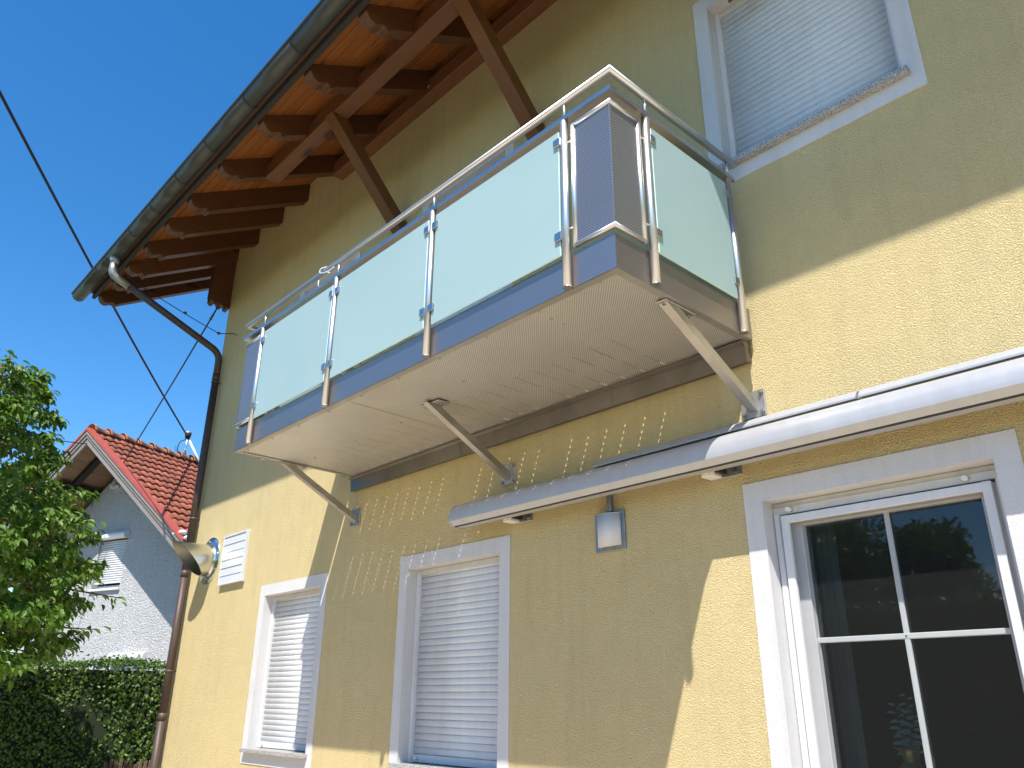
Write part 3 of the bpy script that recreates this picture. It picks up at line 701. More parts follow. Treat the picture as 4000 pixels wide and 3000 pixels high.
# ------------------------------------------------------------------ awning
aw = thing('awning', 'silver grey cassette awning closed on the wall under the balcony', 'awning', (-1.6, -.15, 2.9))
AX0, AX1 = -4.415, 2.6
prof = [(-.10, 3.015), (-.155, 3.022), (-.195, 3.012), (-.225, 2.990), (-.243, 2.955), (-.250, 2.915), (-.250, 2.888), (-.247, 2.880)]
lowr = [(-.214, 2.858), (-.205, 2.866), (-.196, 2.860)]
back = [(-.150, 2.838), (-.115, 2.832), (-.095, 2.845), (-.085, 2.92), (-.088, 3.0)]
MB().prism([tuple(p)[1:] for p in smoothpath([(0, *q_) for q_ in prof[:7]], 4)]+[(-.214, 2.858), (-.16, 2.90), (-.10, 2.92)], 'x', AX0+.004, AX1, False).build('front_profile', M['awning'], aw)
MB().prism([(-.2135, 2.8585), (-.198, 2.852), (-.17, 2.885)], 'x', AX0+.006, AX1).build('slot', M['awnslot'], aw)
MB().prism([(-.198, 2.8555), (-.150, 2.853), (-.112, 2.860), (-.095, 2.875), (-.085, 2.918), (-.16, 2.89)], 'x', AX0+.008, AX1).build('rear_profile', M['awning'], aw)
MB().prism([(p[0]*1.0-.0015, p[1]+.001) for p in prof]+[(-.216, 2.856), (-.205, 2.866), (-.196, 2.853), (-.150, 2.850), (-.110, 2.857), (-.09, 2.872), (-.083, 2.92), (-.088, 3.0)], 'x', AX0-.006, AX0+.003).build('end_cap', M['awning'], aw)
for a, b in ((-3.20, -1.503), (-1.490, AX1)):
    MB().prism([(-.002, 3.085), (-.002, 3.128), (-.010, 3.130), (-.05, 3.112), (-.075, 3.080), (-.075, 3.07), (-.05, 3.075)], 'x', a, b).build('cover_strip', M['awning'], aw)
MB().box(AX0+.25, AX1, -.105, -.0115, 3.004, 3.014).build('gap_sun_stop', M['awnslot'], aw)  # added strip that blocks sun leaking between cassette and wall
for xc in (-3.92, -2.30, -.3):
    pl = MB(); pl.bbox(xc-.105, xc+.105, -.010, -.0015, 2.842, 3.05, .004, 1); o = pl.build('bracket_plate', M['lampplate'], aw)
    MB().bbox(xc-.095, xc-.015, -.095, -.0105, 2.846, 2.895, .003, 1).build('bracket_jaw', M['white'], o)
    k = MB(); k.tube([(xc-.055, -.0955, 2.866), (xc-.055, -.118, 2.862)], .010, 10); k.build('jaw_screw', M['white'], o)
    k = MB(); k.tube([(xc+.065, -.0105, 2.868), (xc+.065, -.020, 2.868)], .014, 6); k.build('bolt', M['bolt'], o)
    MB().box(xc-.012, xc+.012, -.085, -.0105, 2.86, 2.99).build('bracket_web', M['awnslot'], o)

# ------------------------------------------------------------------ wall lamp, louvre, exhaust hood
lamp = thing('wall_lamp', 'square wall lamp with curved grey shade under the awning', 'wall lamp', (-3.13, 0, 2.55))
MB().bbox(-3.247, -3.014, -.014, -.0012, 2.551, 2.784, .002, 1).build('back_plate', M['lampplate'], lamp)
a_, b_ = -3.212, -3.038; cx = (a_+b_)/2; hwid = (b_-a_)/2
arc = [(cx-hwid*math.cos(math.pi*i/18), -.016-.062*math.sin(math.pi*i/18)) for i in range(19)]; arci = [(cx-(hwid-.006)*math.cos(math.pi*i/18), -.016-.056*math.sin(math.pi*i/18)) for i in range(18, -1, -1)]
MB().prism(arc+arci, 'z', 2.574, 2.765, True).build('shade', M['lampshade'], lamp)
MB().prism(arc, 'z', 2.7651, 2.768, False).build('shade_top', M['lampshade'], lamp)
MB().prism([(cx+(p[0]-cx)*.95, -.016+(p[1]+.016)*.95) for p in arc], 'z', 2.578, 2.583, False).build('diffuser', M['lampglass'], lamp)
MB().bbox(-3.136, -3.102, -.030, -.0012, 2.785, 2.93, .003, 1).build('conduit', M['lampplate'], lamp)

lv = thing('ventilation_louvre', 'square white ventilation louvre with six flaps on the sunny wall', 'ventilation louvre', (-8.5, 0, 2.87))
lx0, lx1, lz0, lz1 = -8.79, -8.20, 2.865, 3.415
f = MB(); f.bbox(lx0, lx0+.018, -.042, -.001, lz0, lz1, .002, 1); f.bbox(lx1-.030, lx1, -.042, -.001, lz0, lz1, .002, 1); f.bbox(lx0+.016, lx1-.028, -.041, -.002, lz1-.024, lz1-.001, .002, 1); f.bbox(lx0+.016, lx1-.028, -.041, -.002, lz0+.001, lz0+.012, .002, 1)
f.build('louvre_frame', M['grille'], lv)
hgt = (lz1-lz0-.036)/6; first = None
for i in range(6):
    z = lz0+.012+i*hgt
    if first is None:
        first = MB().prism([(-.037, z), (-.034, z), (-.031, z+hgt*.5), (-.029, z+hgt-.0025), (-.032, z+hgt-.0025), (-.0345, z+hgt*.5)], 'x', lx0+.019, lx1-.031).build('flap', M['grille'], lv)
    else: dup(first, (0, random.uniform(-.001, .001), i*hgt))
MB().box(lx0+.018, lx1-.03, -.008, -.003, lz0+.01, lz1-.02).build('louvre_back', M['lampplate'], lv)

hood = thing('exhaust_hood', 'galvanised round exhaust pipe cut at a slant sticking out of the wall', 'exhaust pipe', (-9.2, 0, 3.19))
hx, hz, hr = -9.205, 3.195, .178
seg = 48; v = []; f = []
def ycut(z): return -.089 - (.445-.089)*((z-(hz-hr))/(2*hr))
for rr in (hr, hr-.004):
    for k in range(seg):
        a = 2*math.pi*k/seg; x, z = hx+rr*math.cos(a), hz+rr*math.sin(a); v.append((x, -.006, z)); v.append((x, ycut(z), z))
outer = MB().add(v[:2*seg], [(2*k, 2*k+1, 2*((k+1) % seg)+1, 2*((k+1) % seg)) for k in range(seg)], True); outer.build('pipe', M['galv'], hood)
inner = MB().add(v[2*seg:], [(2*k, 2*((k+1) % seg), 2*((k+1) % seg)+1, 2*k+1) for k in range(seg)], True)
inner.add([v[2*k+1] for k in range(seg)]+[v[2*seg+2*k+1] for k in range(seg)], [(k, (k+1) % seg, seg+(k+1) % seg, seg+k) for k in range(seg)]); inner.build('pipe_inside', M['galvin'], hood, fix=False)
fl = MB(); R0, R1 = hr+.0005, .268
vv = []
for rr, yy in ((R0, -.03), (R0+.012, -.014), (R0+.02, -.007), (R1, -.0065), (R1, -.001)):
    for k in range(seg): a = 2*math.pi*k/seg; vv.append((hx+rr*math.cos(a), yy, hz+rr*math.sin(a)))
fl.add(vv, [(i*seg+k, i*seg+(k+1) % seg, (i+1)*seg+(k+1) % seg, (i+1)*seg+k) for i in range(4) for k in range(seg)], True); fl.build('flange', M['galv'], hood)
MB().add([(hx+hr*math.cos(2*math.pi*k/seg), -.008, hz+hr*math.sin(2*math.pi*k/seg)) for k in range(seg)], [tuple(range(seg))]).build('pipe_back', M['awnslot'], hood)
first = None
for k in range(8):
    a = 2*math.pi*(k+.35)/8; p = (hx+.238*math.cos(a), hz+.238*math.sin(a))
    if first is None:
        q = MB(); q.tube([(p[0], -.0066, p[1]), (p[0], -.013, p[1])], .009, 8); first = q.build('rivet', M['bolt'], hood); p0 = p
    else: dup(first, (p[0]-p0[0], 0, p[1]-p0[1]))

# ------------------------------------------------------------------ behind the open window
cu = MB(); pts = []
nx = 40
for zz in (1.35, 2.66):
    for i in range(nx+1):
        x = -2.34+.46*i/nx; pts.append((x, .30+.022*math.sin(i*.95)+.008*math.sin(i*2.3), zz))
cu.add(pts, [(i, i+1, nx+2+i, nx+1+i) for i in range(nx)], True)
tag(cu.build('curtain', M['curtain'], fix=False), 'sheer grey curtain hanging at the left inside the screened window', 'curtain')
jug = thing('brass_jug', 'round brass jug with a spout and curled handle inside the screened window', 'jug', (-1.70, .36, 1.345))
jx, jy = -1.70, .36
q = MB(); q.lathe([(0, 1.345), (.045, 1.345), (.058, 1.37), (.066, 1.40), (.062, 1.43), (.042, 1.452), (.036, 1.462), (.040, 1.50), (.045, 1.515), (.042, 1.515), (.034, 1.465), (.0, 1.45)], (jx, jy), 24); q.build('jug_body', M['brass'], jug, fix=False)
q = MB(); q.hexa([(jx-.038, jy-.018, 1.49), (jx-.038, jy+.018, 1.49), (jx-.042, jy+.014, 1.515), (jx-.042, jy-.014, 1.515), (jx-.045, jy-.002, 1.494), (jx-.045, jy+.002, 1.494), (jx-.078, jy+.001, 1.519), (jx-.078, jy-.001, 1.519)]); q.build('spout', M['brass'], jug)
q = MB(); q.tube(smoothpath([(jx+.035, jy, 1.50), (jx+.075, jy, 1.505), (jx+.095, jy, 1.475), (jx+.088, jy, 1.43), (jx+.06, jy, 1.40)], 6), .006, 8); q.build('handle', M['brass'], jug)
spr = thing('eucalyptus_sprig', 'grey green leafy sprig standing in the brass jug', 'sprig', (jx, jy, 1.46))
def leaf_mesh(p, d, n, L, W):
    d = d.normalized(); s = d.cross(n).normalized(); n = s.cross(d).normalized()
    P = [p, p+d*L*.35+s*W*.5+n*L*.05, p+d*L*.75+s*W*.38+n*L*.02, p+d*L-n*L*.08, p+d*L*.75-s*W*.38+n*L*.02, p+d*L*.35-s*W*.5+n*L*.05, p+d*L*.5-n*L*.02]
    return P, [(0, 1, 6), (1, 2, 6), (2, 3, 6), (3, 4, 6), (4, 5, 6), (5, 0, 6)]
for st in range(3):
    base = Vector((jx+random.uniform(-.015, .015), jy, 1.47)); tip = Vector((jx+(-.045, .02, .05)[st], jy+random.uniform(-.03, .02), 1.70+(.0, .05, -.03)[st]))
    q = MB(); q.tube([base, base.lerp(tip, .5)+Vector((.008, 0, 0)), tip], .0022, 6); q.build('stem', M['twig'], spr)
    for i in range(13):
        t_ = .12+.86*i/12; p = base.lerp(tip, t_); sd_ = 1 if i % 2 else -1
        P, F = leaf_mesh(p, Vector((sd_*.9, random.uniform(-.5, .3), random.uniform(-.1, .45))), Vector((0, -.6, .8)), random.uniform(.045, .065)*(1.15-t_*.5), .028*(1.15-t_*.4))
        MB().add(P, F).build('leaf', M['eucalyptus'], spr, fix=False)

# ------------------------------------------------------------------ neighbouring house
NP = Vector((-18.498, .639, 0)); az = R(-19); nv = Vector((math.sin(az), math.cos(az), 0)); nu = Vector((math.cos(az), -math.sin(az), 0))
def nl(p): return NP+nu*p[0]+nv*p[1]+Vector((0, 0, p[2]))
nh = thing('neighbour_house', 'white rendered house with a steep red tiled gable roof beyond the hedge', 'house', tuple(nl((0, 4, 0))))
AZ, RS, HWID = 7.21, .755, 3.62                         # apex height, roof slope, half width of the roof
OV, LEN = 1.2, 9.0                                        # overhang in front, length
WH = 2.95
wz = AZ-.34-RS*WH
op = (-.60, .345, 3.93, 5.0); op2 = (.66, 1.63, 1.2, 2.44)
m = MB(); xs = [-WH, op[0], op2[0], op[1], op2[1], WH]; xs = sorted(xs)
ztop = lambda u: AZ-.34-RS*abs(u)
def cell(u0, u1, zl, zh0, zh1): m.add([(u0, OV, zl), (u1, OV, zl), (u1, OV, zh1), (u0, OV, zh0)], [(0, 1, 2, 3)])
us = sorted({-WH, op[0], 0.0, op[1], op2[0], op2[1], WH})
for a, b in zip(us[:-1], us[1:]):
    c_ = (a+b)/2; holes = [o for o in (op, op2) if o[0] < c_ < o[1]]
    zl = 0
    for o in sorted(holes, key=lambda o: o[2]): cell(a, b, zl, o[2], o[2]); zl = o[3]
    cell(a, b, zl, ztop(a), ztop(b))
for s in (-1, 1): m.add([(s*WH, OV, 0), (s*WH, LEN, 0), (s*WH, LEN, wz), (s*WH, OV, wz)], [(0, 1, 2, 3)])
m.add([(-WH, LEN, 0), (WH, LEN, 0), (WH, LEN, wz), (0, LEN, AZ-.34), (-WH, LEN, wz)], [(0, 1, 2, 3, 4)])
for o in (op, op2):
    u0, u1, z0_, z1_ = o; d = OV+.22
    m.add([(u0, OV, z0_), (u0, d, z0_), (u0, d, z1_), (u0, OV, z1_), (u1, OV, z0_), (u1, d, z0_), (u1, d, z1_), (u1, OV, z1_)], [(0, 1, 2, 3), (4, 7, 6, 5), (0, 4, 5, 1), (3, 2, 6, 7)])
m.xf(nl).build('wall', M['render'], nh, fix=False)
# roof slabs
for s in (-1, 1):
    q = MB(); q.prism([(0, AZ-.05), (s*HWID, AZ-.05-RS*HWID), (s*HWID, AZ-.12-RS*HWID), (0, AZ-.12)], 'y', .06, LEN+.5); q.xf(nl).build('roof_deck', M['oldboard'] if s < 0 else M['fascia'], nh)
# soffit planks under the left overhang and the right one, parallel to the ridge
for s in (-1, 1):
    n_ = 19
    for i in range(n_):
        a, b = HWID*i/n_, HWID*(i+1)/n_-.007
        q = MB(); zz = lambda u: AZ-.1205-RS*u
        q.prism([(s*a, zz(a)-.02), (s*b, zz(b)-.02), (s*b, zz(b)), (s*a, zz(a))], 'y', .07, OV+.1); q.xf(nl).build('soffit_plank', M['oldboard'], nh)
    # flying rafter in the overhang and purlin ends
    q = MB(); q.prism([(s*.02, AZ-.142), (s*HWID*.98, AZ-.142-RS*HWID*.98), (s*HWID*.98, AZ-.28-RS*HWID*.98), (s*.02, AZ-.28)], 'y', .52, .66); q.xf(nl).build('flying_rafter', M['darkbeam'], nh)
    for u_ in (1.05, 2.45):
        q = MB(); q.box(s*u_-.07, s*u_+.07, .25, OV+.1, AZ-.34-RS*u_-.06, AZ-.2-RS*u_); q.xf(nl).build('purlin_end', M['darkbeam'], nh)
    # barge boards: three stepped boards, front faces
    for i, (top, h, y0_, y1_) in enumerate(((-.035, .085, -.05, .06), (-.125, .075, -.025, .06), (-.205, .13, .0, .06))):
        q = MB(); q.prism([(0, AZ+top), (s*HWID, AZ+top-RS*HWID), (s*HWID, AZ+top-h-RS*HWID), (0, AZ+top-h)], 'y', y0_, y1_); q.xf(nl).build('barge_board', M['greywood'], nh)
    # verge trim
    q = MB(); q.prism([(0, AZ+.035), (s*(HWID+.05), AZ+.035-RS*(HWID+.05)), (s*(HWID+.05), AZ-.03-RS*(HWID+.05)), (0, AZ-.03)], 'y', -.07, .11); q.xf(nl).build('verge_trim', M['verge'], nh)
# roof tiles, every one an object on the right slope in view
sl = math.hypot(1, RS); course = HWID/15.0; tw = .18
td = Vector((1, 0, -RS)).normalized(); tn = Vector((RS, 0, 1)).normalized()
def tile_at(i, j, s=1):
    m = MB(); nxx = 8; Ltile = course*sl*1.22
    base = Vector((s*(i*course), .13+j*tw, AZ-.03-RS*i*course)); d = Vector((s, 0, -RS)).normalized(); n = Vector((s*RS, 0, 1)).normalized()
    top = []; bot = []
    for e, lift in ((0.0, .0), (Ltile, .042)):
        for k in range(nxx+1):
            t_ = k/nxx; hgt_ = .030*(.5-.5*math.cos(2*math.pi*t_))**1.2
            p = base+d*e+Vector((0, 1, 0))*(t_*tw*1.03)+n*(lift+hgt_); top.append(p)
    for k in range(nxx+1):
        p = top[nxx+1+k]-n*.022; bot.append(p)
    v = top+bot; f = [(k, k+1, nxx+2+k, nxx+1+k) for k in range(nxx)]+[(nxx+1+k, nxx+2+k, 2*nxx+3+k, 2*nxx+2+k) for k in range(nxx)]
    return m.add(v, f, [True]*nxx+[False]*nxx)
t0 = None
for i in range(15):
    for j in range(20):
        if t0 is None: t0 = tile_at(0, 0).xf(nl).build('roof_tile', M['tile'], nh, fix=False)
        else:
            off = nu*(i*course)+nv*(j*tw)+Vector((0, 0, -RS*i*course+random.uniform(-.006, .006))); o = dup(t0, off); o.rotation_euler = (random.uniform(-.012, .012), random.uniform(-.012, .012), 0)
rest = MB()
for i in range(15):
    for j in range(20, 51):
        b_ = tile_at(i, j); rest.add(b_.v, b_.f, b_.sm)
for i in range(15):
    for j in range(0, 51):
        b_ = tile_at(i, j, -1); rest.add(b_.v, b_.f, b_.sm)
rest.xf(nl).build('far_roof_tiles', M['tile'], nh, kind='stuff', fix=False)
# ridge tiles
rt0 = None
for j in range(24):
    yy = .02+j*.385
    if rt0 is None:
        q = MB(); seg_ = 9; vv = []
        for y_, r_ in ((0, .165), (.09, .165), (.092, .130), (.40, .118)):
            for k in range(seg_): a = math.pi*k/(seg_-1); vv.append((-r_*math.cos(a), yy+y_, AZ-.02+r_*math.sin(a)*.95))
        q.add(vv, [(i*seg_+k, i*seg_+k+1, (i+1)*seg_+k+1, (i+1)*seg_+k) for i in range(3) for k in range(seg_-1)], True); rt0 = q.xf(nl).build('ridge_tile', M['ridge'], nh, fix=False)
    else: dup(rt0, nv*(j*.385)+Vector((0, 0, random.uniform(-.01, .008))))
# windows: roller box, slats, glass strip
def nwin(o, lab, drop):
    u0, u1, z0_, z1_ = o
    f = MB(); yy = OV+.10
    f.box(u0, u0+.05, yy, yy+.06, z0_, z1_); f.box(u1-.05, u1, yy, yy+.06, z0_, z1_); f.box(u0+.05, u1-.05, yy, yy+.06, z0_, z0_+.07); f.box(u0+.05, u1-.05, yy, yy+.06, z1_-.05, z1_)
    wn_ = f.xf(nl).build('window', M['frame'], nh, label=lab)
    q = MB(); q.box(u0+.05, u1-.05, yy+.04, yy+.05, z0_+.07, z1_-.05); q.xf(nl).build('pane', M['pane'], wn_)
    q = MB(); q.box(u0+.02, u1-.02, yy+.09, yy+.1, z0_, z1_); q.xf(nl).build('window_back', M['room'], wn_)
    q = MB(); q.bbox(u0-.03, u1+.03, OV-.06, OV+.2, z0_-.05, z0_-.002, .006, 1); q.xf(nl).build('sill', M['white'], wn_)
    bxp = [(OV+.05, z1_-.0), (OV-.10, z1_-.0), (OV-.135, z1_+.03), (OV-.14, z1_+.08), (OV-.11, z1_+.125), (OV-.06, z1_+.145), (OV-.001, z1_+.15)]
    q = MB(); q.prism(bxp, 'x', u0-.09, u1+.01, False); q.xf(nl).build('roller_box', M['ceramic'], wn_)
    zc = z1_-.06; first = None; n = 0
    while zc > z0_+drop:
        if first is None:
            q = MB(); ya = OV+.03; q.prism([(ya+.012, zc), (ya, zc+.008), (ya-.004, zc+.022), (ya, zc+.038), (ya+.012, zc+.044), (ya+.018, zc+.044), (ya+.018, zc)], 'x', u0+.02, u1-.02, True); first = q.xf(nl).build('slat', M['shutter'], wn_)
        else: dup(first, (0, 0, -n*.05))
        zc -= .05; n += 1
    q = MB(); q.box(u0+.02, u1-.02, OV+.026, OV+.046, zc+.0, zc+.045); q.xf(nl).build('bottom_bar', M['shutter'], wn_)
nwin(op, 'gable window with its white roller shutter almost closed', .13)
nwin(op2, 'lower window mostly hidden behind the hedge', .05)
q = MB(); q.prism([(-.65, 5.16), (-.1, 5.16), (-.36, 5.47)], 'y', OV-.012, OV-.0015)
# cable clamp on the gable
q = MB(); q.box(-.56, -.30, OV-.06, OV-.001, 6.20, 6.26); q.box(-.44, -.40, OV-.16, OV-.06, 6.2, 6.32); q.xf(nl).build('cable_clamp', M['ceramic'], nh)
q = MB(); q.tube([nl((HWID+.05, .0, AZ-.16-RS*HWID)), nl((HWID+.05, LEN, AZ-.16-RS*HWID))], .07, 12); q.build('eaves_gutter', M['ceramic'], nh)
for i in range(3):
    bm = bmesh.new(); bmesh.ops.create_uvsphere(bm, u_segments=12, v_segments=8, radius=.085)
    c0 = nl((HWID-.26+.17*i, .02, AZ-.02-RS*(HWID-.18)+(.01, .03, -.09)[i]))
    for v_ in bm.verts: v_.co = Vector((v_.co.x, v_.co.y, v_.co.z*.6))+c0
    MB().bm(bm, True).build('roof_lamp', M['ceramic'], nh)
# service mast
ms = thing('roof_mast', 'grey service mast with a domed cap on the red roof ridge', 'mast', tuple(nl((0, 2.56, AZ))))
q = MB(); q.tube([nl((.05, 2.52, AZ-.05)), nl((.0, 2.56, AZ+.66))], .035, 12); q.build('mast_pole', M['galv'], ms)
q = MB(); q.tube([nl((0, 2.56, AZ+.52)), nl((0, 2.56, AZ+.60)), nl((0, 2.56, AZ+.66))], .05, 12, r_list=[.055, .075, .075]); q.build('mast_head', M['black'], ms)
bm = bmesh.new(); bmesh.ops.create_uvsphere(bm, u_segments=14, v_segments=8, radius=.088); c0 = nl((0, 2.56, AZ+.66))
for v_ in bm.verts: v_.co = Vector((v_.co.x, v_.co.y, max(v_.co.z, -.02)*.75))+c0
MB().bm(bm, True).build('mast_cap', M['zinc'], ms)
q = MB(); q.tube([nl((.03, 2.60, AZ+.48)), nl((.36, 2.86, AZ-.22))], .028, 10); q.build('mast_brace', M['ceramic'], ms)
q = MB(); q.tube(smoothpath([nl((0, 2.53, AZ+.5)), nl((-.02, 2.36, AZ+.36)), nl((0, 2.33, AZ+.05))], 6), .012, 6); q.build('mast_lead', M['cable'], ms)
q = MB(); q.box(-.05, .05, 2.22, 2.46, AZ+.06, AZ+.12); q.box(-.02, .02, 2.24, 2.28, AZ+.1, AZ+.26); q.xf(nl).build('mast_foot', M['galv'], ms)
# tv antenna on the left slope
ta = thing('tv_antenna', 'small dark aerial on the left slope of the red roof', 'aerial', tuple(nl((-1.2, .9, 6.3))))
q = MB(); q.tube([nl((-1.15, 1.2, 6.25)), nl((-1.02, 1.2, 7.0))], .03, 8); q.build('aerial_pole', M['darkbeam'], ta)
q = MB()
for i in range(5): q.tube([nl((-1.04-.03, .95+.12*i, 6.97)), nl((-1.04+.03, .95+.12*i, 6.97))], .006, 5)
q.tube([nl((-1.03, .9, 6.97)), nl((-1.03, 1.5, 6.97))], .01, 6); q.tube([nl((-1.18, 1.2, 7.04)), nl((-.9, 1.2, 7.02))], .007, 5); q.build('aerial_arms', M['galvin'], ta)

# ------------------------------------------------------------------ overhead cables
def cable(name, a, b, sag, r, label, n=24, group='overhead cables'):
    a, b = Vector(a), Vector(b)
    pts = [a.lerp(b, i/n)-Vector((0, 0, sag*4*(i/n)*(1-i/n))) for i in range(n+1)]
    q = MB(); q.tube(pts, r, 8); return tag(q.build(name, M['cable']), label, 'cable', group)
mh = nl((0, 2.56, AZ+.57))
cable('overhead_cable', mh, (-9.0, -3.74, 8.66), .10, .020, 'thick black twisted cable from the roof mast up past the gutter')
cable('overhead_cable', (-9.87, -.14, 6.70), nl((-.42, OV-.17, 6.28)), .05, .012, 'thin black cable from the console at the house corner down to the white gable')
cable('overhead_cable', nl((.05, .2, 6.90)), (-17.5, -6.2, 6.15), .05, .010, 'thin black cable running level from the gable peak out to the left')
ins = thing('cable_tensioner', 'chain of dark shackles and insulators hanging under the corner console', 'cable clamp', (-9.87, -.14, 6.6))
ca, cb2 = Vector((-9.87, -.14, 6.70)), nl((-.42, OV-.17, 6.28)); 
for t_, r_ in ((.004, .014), (.016, .012), (.028, .020), (.036, .022), (.05, .012)):
    p = ca.lerp(cb2, t_)-Vector((0, 0, .05*4*t_)); p2 = ca.lerp(cb2, t_+.007)-Vector((0, 0, .05*4*(t_+.007)))
    q = MB(); q.tube([p, p.lerp(p2, .5), p2], r_, 8, r_list=[r_*.5, r_, r_*.5]); q.build('shackle', M['brown'], ins)

# ------------------------------------------------------------------ trees and hedge
def leaf_batch(P, D, Nn, L, W):
    # vectorised leaves: 6 verts, 4 faces (folded along the midrib), drooping tip
    n = len(P); D = D/np.linalg.norm(D, axis=1)[:, None]; Sd = np.cross(D, Nn); Sd /= np.linalg.norm(Sd, axis=1)[:, None]+1e-9; Nn = np.cross(Sd, D)
    L = L[:, None]; W = W[:, None]
    base = P; m1 = P+D*L*.45+Nn*L*.02; tip = P+D*L-Nn*L*.22
    a1 = P+D*L*.28+Sd*W*.46+Nn*L*.07; a2 = P+D*L*.66+Sd*W*.40+Nn*L*.02
    b1 = P+D*L*.28-Sd*W*.46+Nn*L*.07; b2 = P+D*L*.66-Sd*W*.40+Nn*L*.02
    V = np.stack([base, a1, a2, tip, b2, b1, m1], 1).reshape(-1, 3)
    F = np.array([(0, 1, 2, 6), (6, 2, 3, 3), (0, 6, 4, 5), (6, 3, 4, 4)])
    quads = []; 
    idx = np.arange(n)[:, None]*7
    q1 = idx+np.array([0, 1, 2, 6]); q2 = idx+np.array([0, 6, 4, 5]); t1 = idx+np.array([6, 2, 3]); t2 = idx+np.array([6, 3, 4])
    return V, q1, q2, t1, t2
def mesh_leaves(name, V, q1, q2, t1, t2, m, parent, kind='stuff'):
    c = (V.min(0)+V.max(0))/2; me = bpy.data.meshes.new(name)
    faces = [tuple(f) for f in np.concatenate([q1, q2]).tolist()]+[tuple(f) for f in np.concatenate([t1, t2]).tolist()]
    me.from_pydata((V-c).tolist(), [], faces); me.polygons.foreach_set("use_smooth", [True]*len(me.polygons)); me.materials.append(m); me.update()
    o = bpy.data.objects.new(name, me); C.objects.link(o); WL[o.name] = Vector(c); ATT(o, parent, Vector(c))
    if kind: o['kind'] = kind
    return o
def unit(n): v = rng.normal(size=(n, 3)); return v/np.linalg.norm(v, axis=1)[:, None]

# fruit tree at the left: branch tips where its sprays end
tips = [(-9.40,-2.36,4.63),(-9.37,-2.13,4.92),(-9.36,-2.07,4.97),(-9.34,-1.98,4.76),(-9.36,-2.09,4.58),(-9.38,-2.22,4.43),(-9.32,-1.83,4.51),(-9.34,-1.94,4.31),(-9.36,-2.09,4.23),(-9.40,-2.29,4.11),(-9.29,-1.71,4.10),(-9.33,-1.92,3.95),(-9.37,-2.10,3.86),(-9.30,-1.74,3.78),(-9.22,-1.40,3.74),(-9.33,-1.94,3.59),(-9.38,-2.16,3.51),(-9.27,-1.62,3.52),(-9.22,-1.40,3.47),(-9.30,-1.78,3.26),(-9.35,-1.99,3.21),(-9.19,-1.28,3.30),(-9.23,-1.44,3.16),(-9.27,-1.61,2.99),(-9.32,-1.84,2.92),(-9.17,-1.23,3.02),(-9.35,-2.02,2.83),(-9.21,-1.35,2.83),(-9.27,-1.60,2.71),(-9.16,-1.18,3.00),(-9.08,-0.91,2.68),(-9.18,-1.25,2.63),(-9.32,-1.84,2.57),(-9.22,-1.41,2.49),(-9.13,-1.06,2.36),(-9.18,-1.26,2.30),(-9.26,-1.59,2.31),(-9.32,-1.84,2.25),(-9.22,-1.41,2.15),(-9.28,-1.67,2.07)]
camp = np.array((0, -3.7, 1.7))
tree = thing('fruit_tree', 'leafy green fruit tree with drooping pointed leaves at the left edge', 'tree', (-10.6, -3.3, 0))
TB = Vector((-10.6, -3.3, 0)); fork = Vector((-10.5, -3.15, 2.2))
q = MB(); q.tube(smoothpath([TB, (-10.55, -3.25, 1.1), fork, (-10.3, -3.0, 3.6), (-10.0, -2.75, 5.0), (-9.9, -2.6, 5.9)], 4), .12, 10, r_list=list(np.linspace(.13, .02, 21))); q.build('trunk', M['bark'], tree)
LP, LD, LN, LL, LW = [], [], [], [], []
def spray(tip, start, n, spread, big=1.0):
    tip = np.array(tip); start = np.array(start); ax = tip-start
    for i in range(n):
        t_ = 1-(rng.random()**1.6)*.55; p = start+ax*t_+rng.normal(size=3)*spread*(.3+.7*(1-t_))
        side = unit(1)[0]; side[2] *= .4
        d = ax/np.linalg.norm(ax)*.55+side*.9+np.array((0, 0, -.45)); nn = np.array((0, 0, 1.0))+rng.normal(size=3)*.35
        L = rng.uniform(.078, .125)*big
        LP.append(p); LD.append(d); LN.append(nn); LL.append(L); LW.append(L*rng.uniform(.40, .5))
limb_pts = [Vector((-10.3, -3.0, 3.6)), Vector((-10.0, -2.75, 5.0)), fork, Vector((-10.4, -3.1, 2.8)), Vector((-10.15, -2.9, 4.3))]
for ti, tp in enumerate(tips):
    tpv = Vector(tp); 
    for rep in range(3 if ti not in (30, 34, 14, 7) else 1):
        dd = [0, .9, -.9][rep]+random.uniform(-.3, .3)
        ray = (tpv-Vector(camp)); dist = ray.length; p = Vector(camp)+ray*((dist+dd)/dist)
        if rep: p += Vector((random.uniform(-.1, .1), random.uniform(-.32, .02), random.uniform(-.22, .12)))
        src = min(limb_pts, key=lambda s: (s-p).length+abs(s.z-p.z)*.3)
        mid = src.lerp(p, .5)+Vector((0, 0, .10))
        if rep == 0 or ti % 2 == 0:
            q = MB(); q.tube(smoothpath([src, mid, p], 4), .01, 5, r_list=list(np.linspace(.03, .004, 9))); q.build('branch', M['twig'] if rep == 0 else M['bark'], tree)
        thin = ti in (30, 34)
        st = src.lerp(p, .72 if not thin else .6)
        spray(p, st, 52 if not thin else 12, .10, 1.0)
        if not thin: spray(p+Vector((random.uniform(-.15, .05), random.uniform(-.28, 0), random.uniform(-.15, .1))), st, 40, .14)
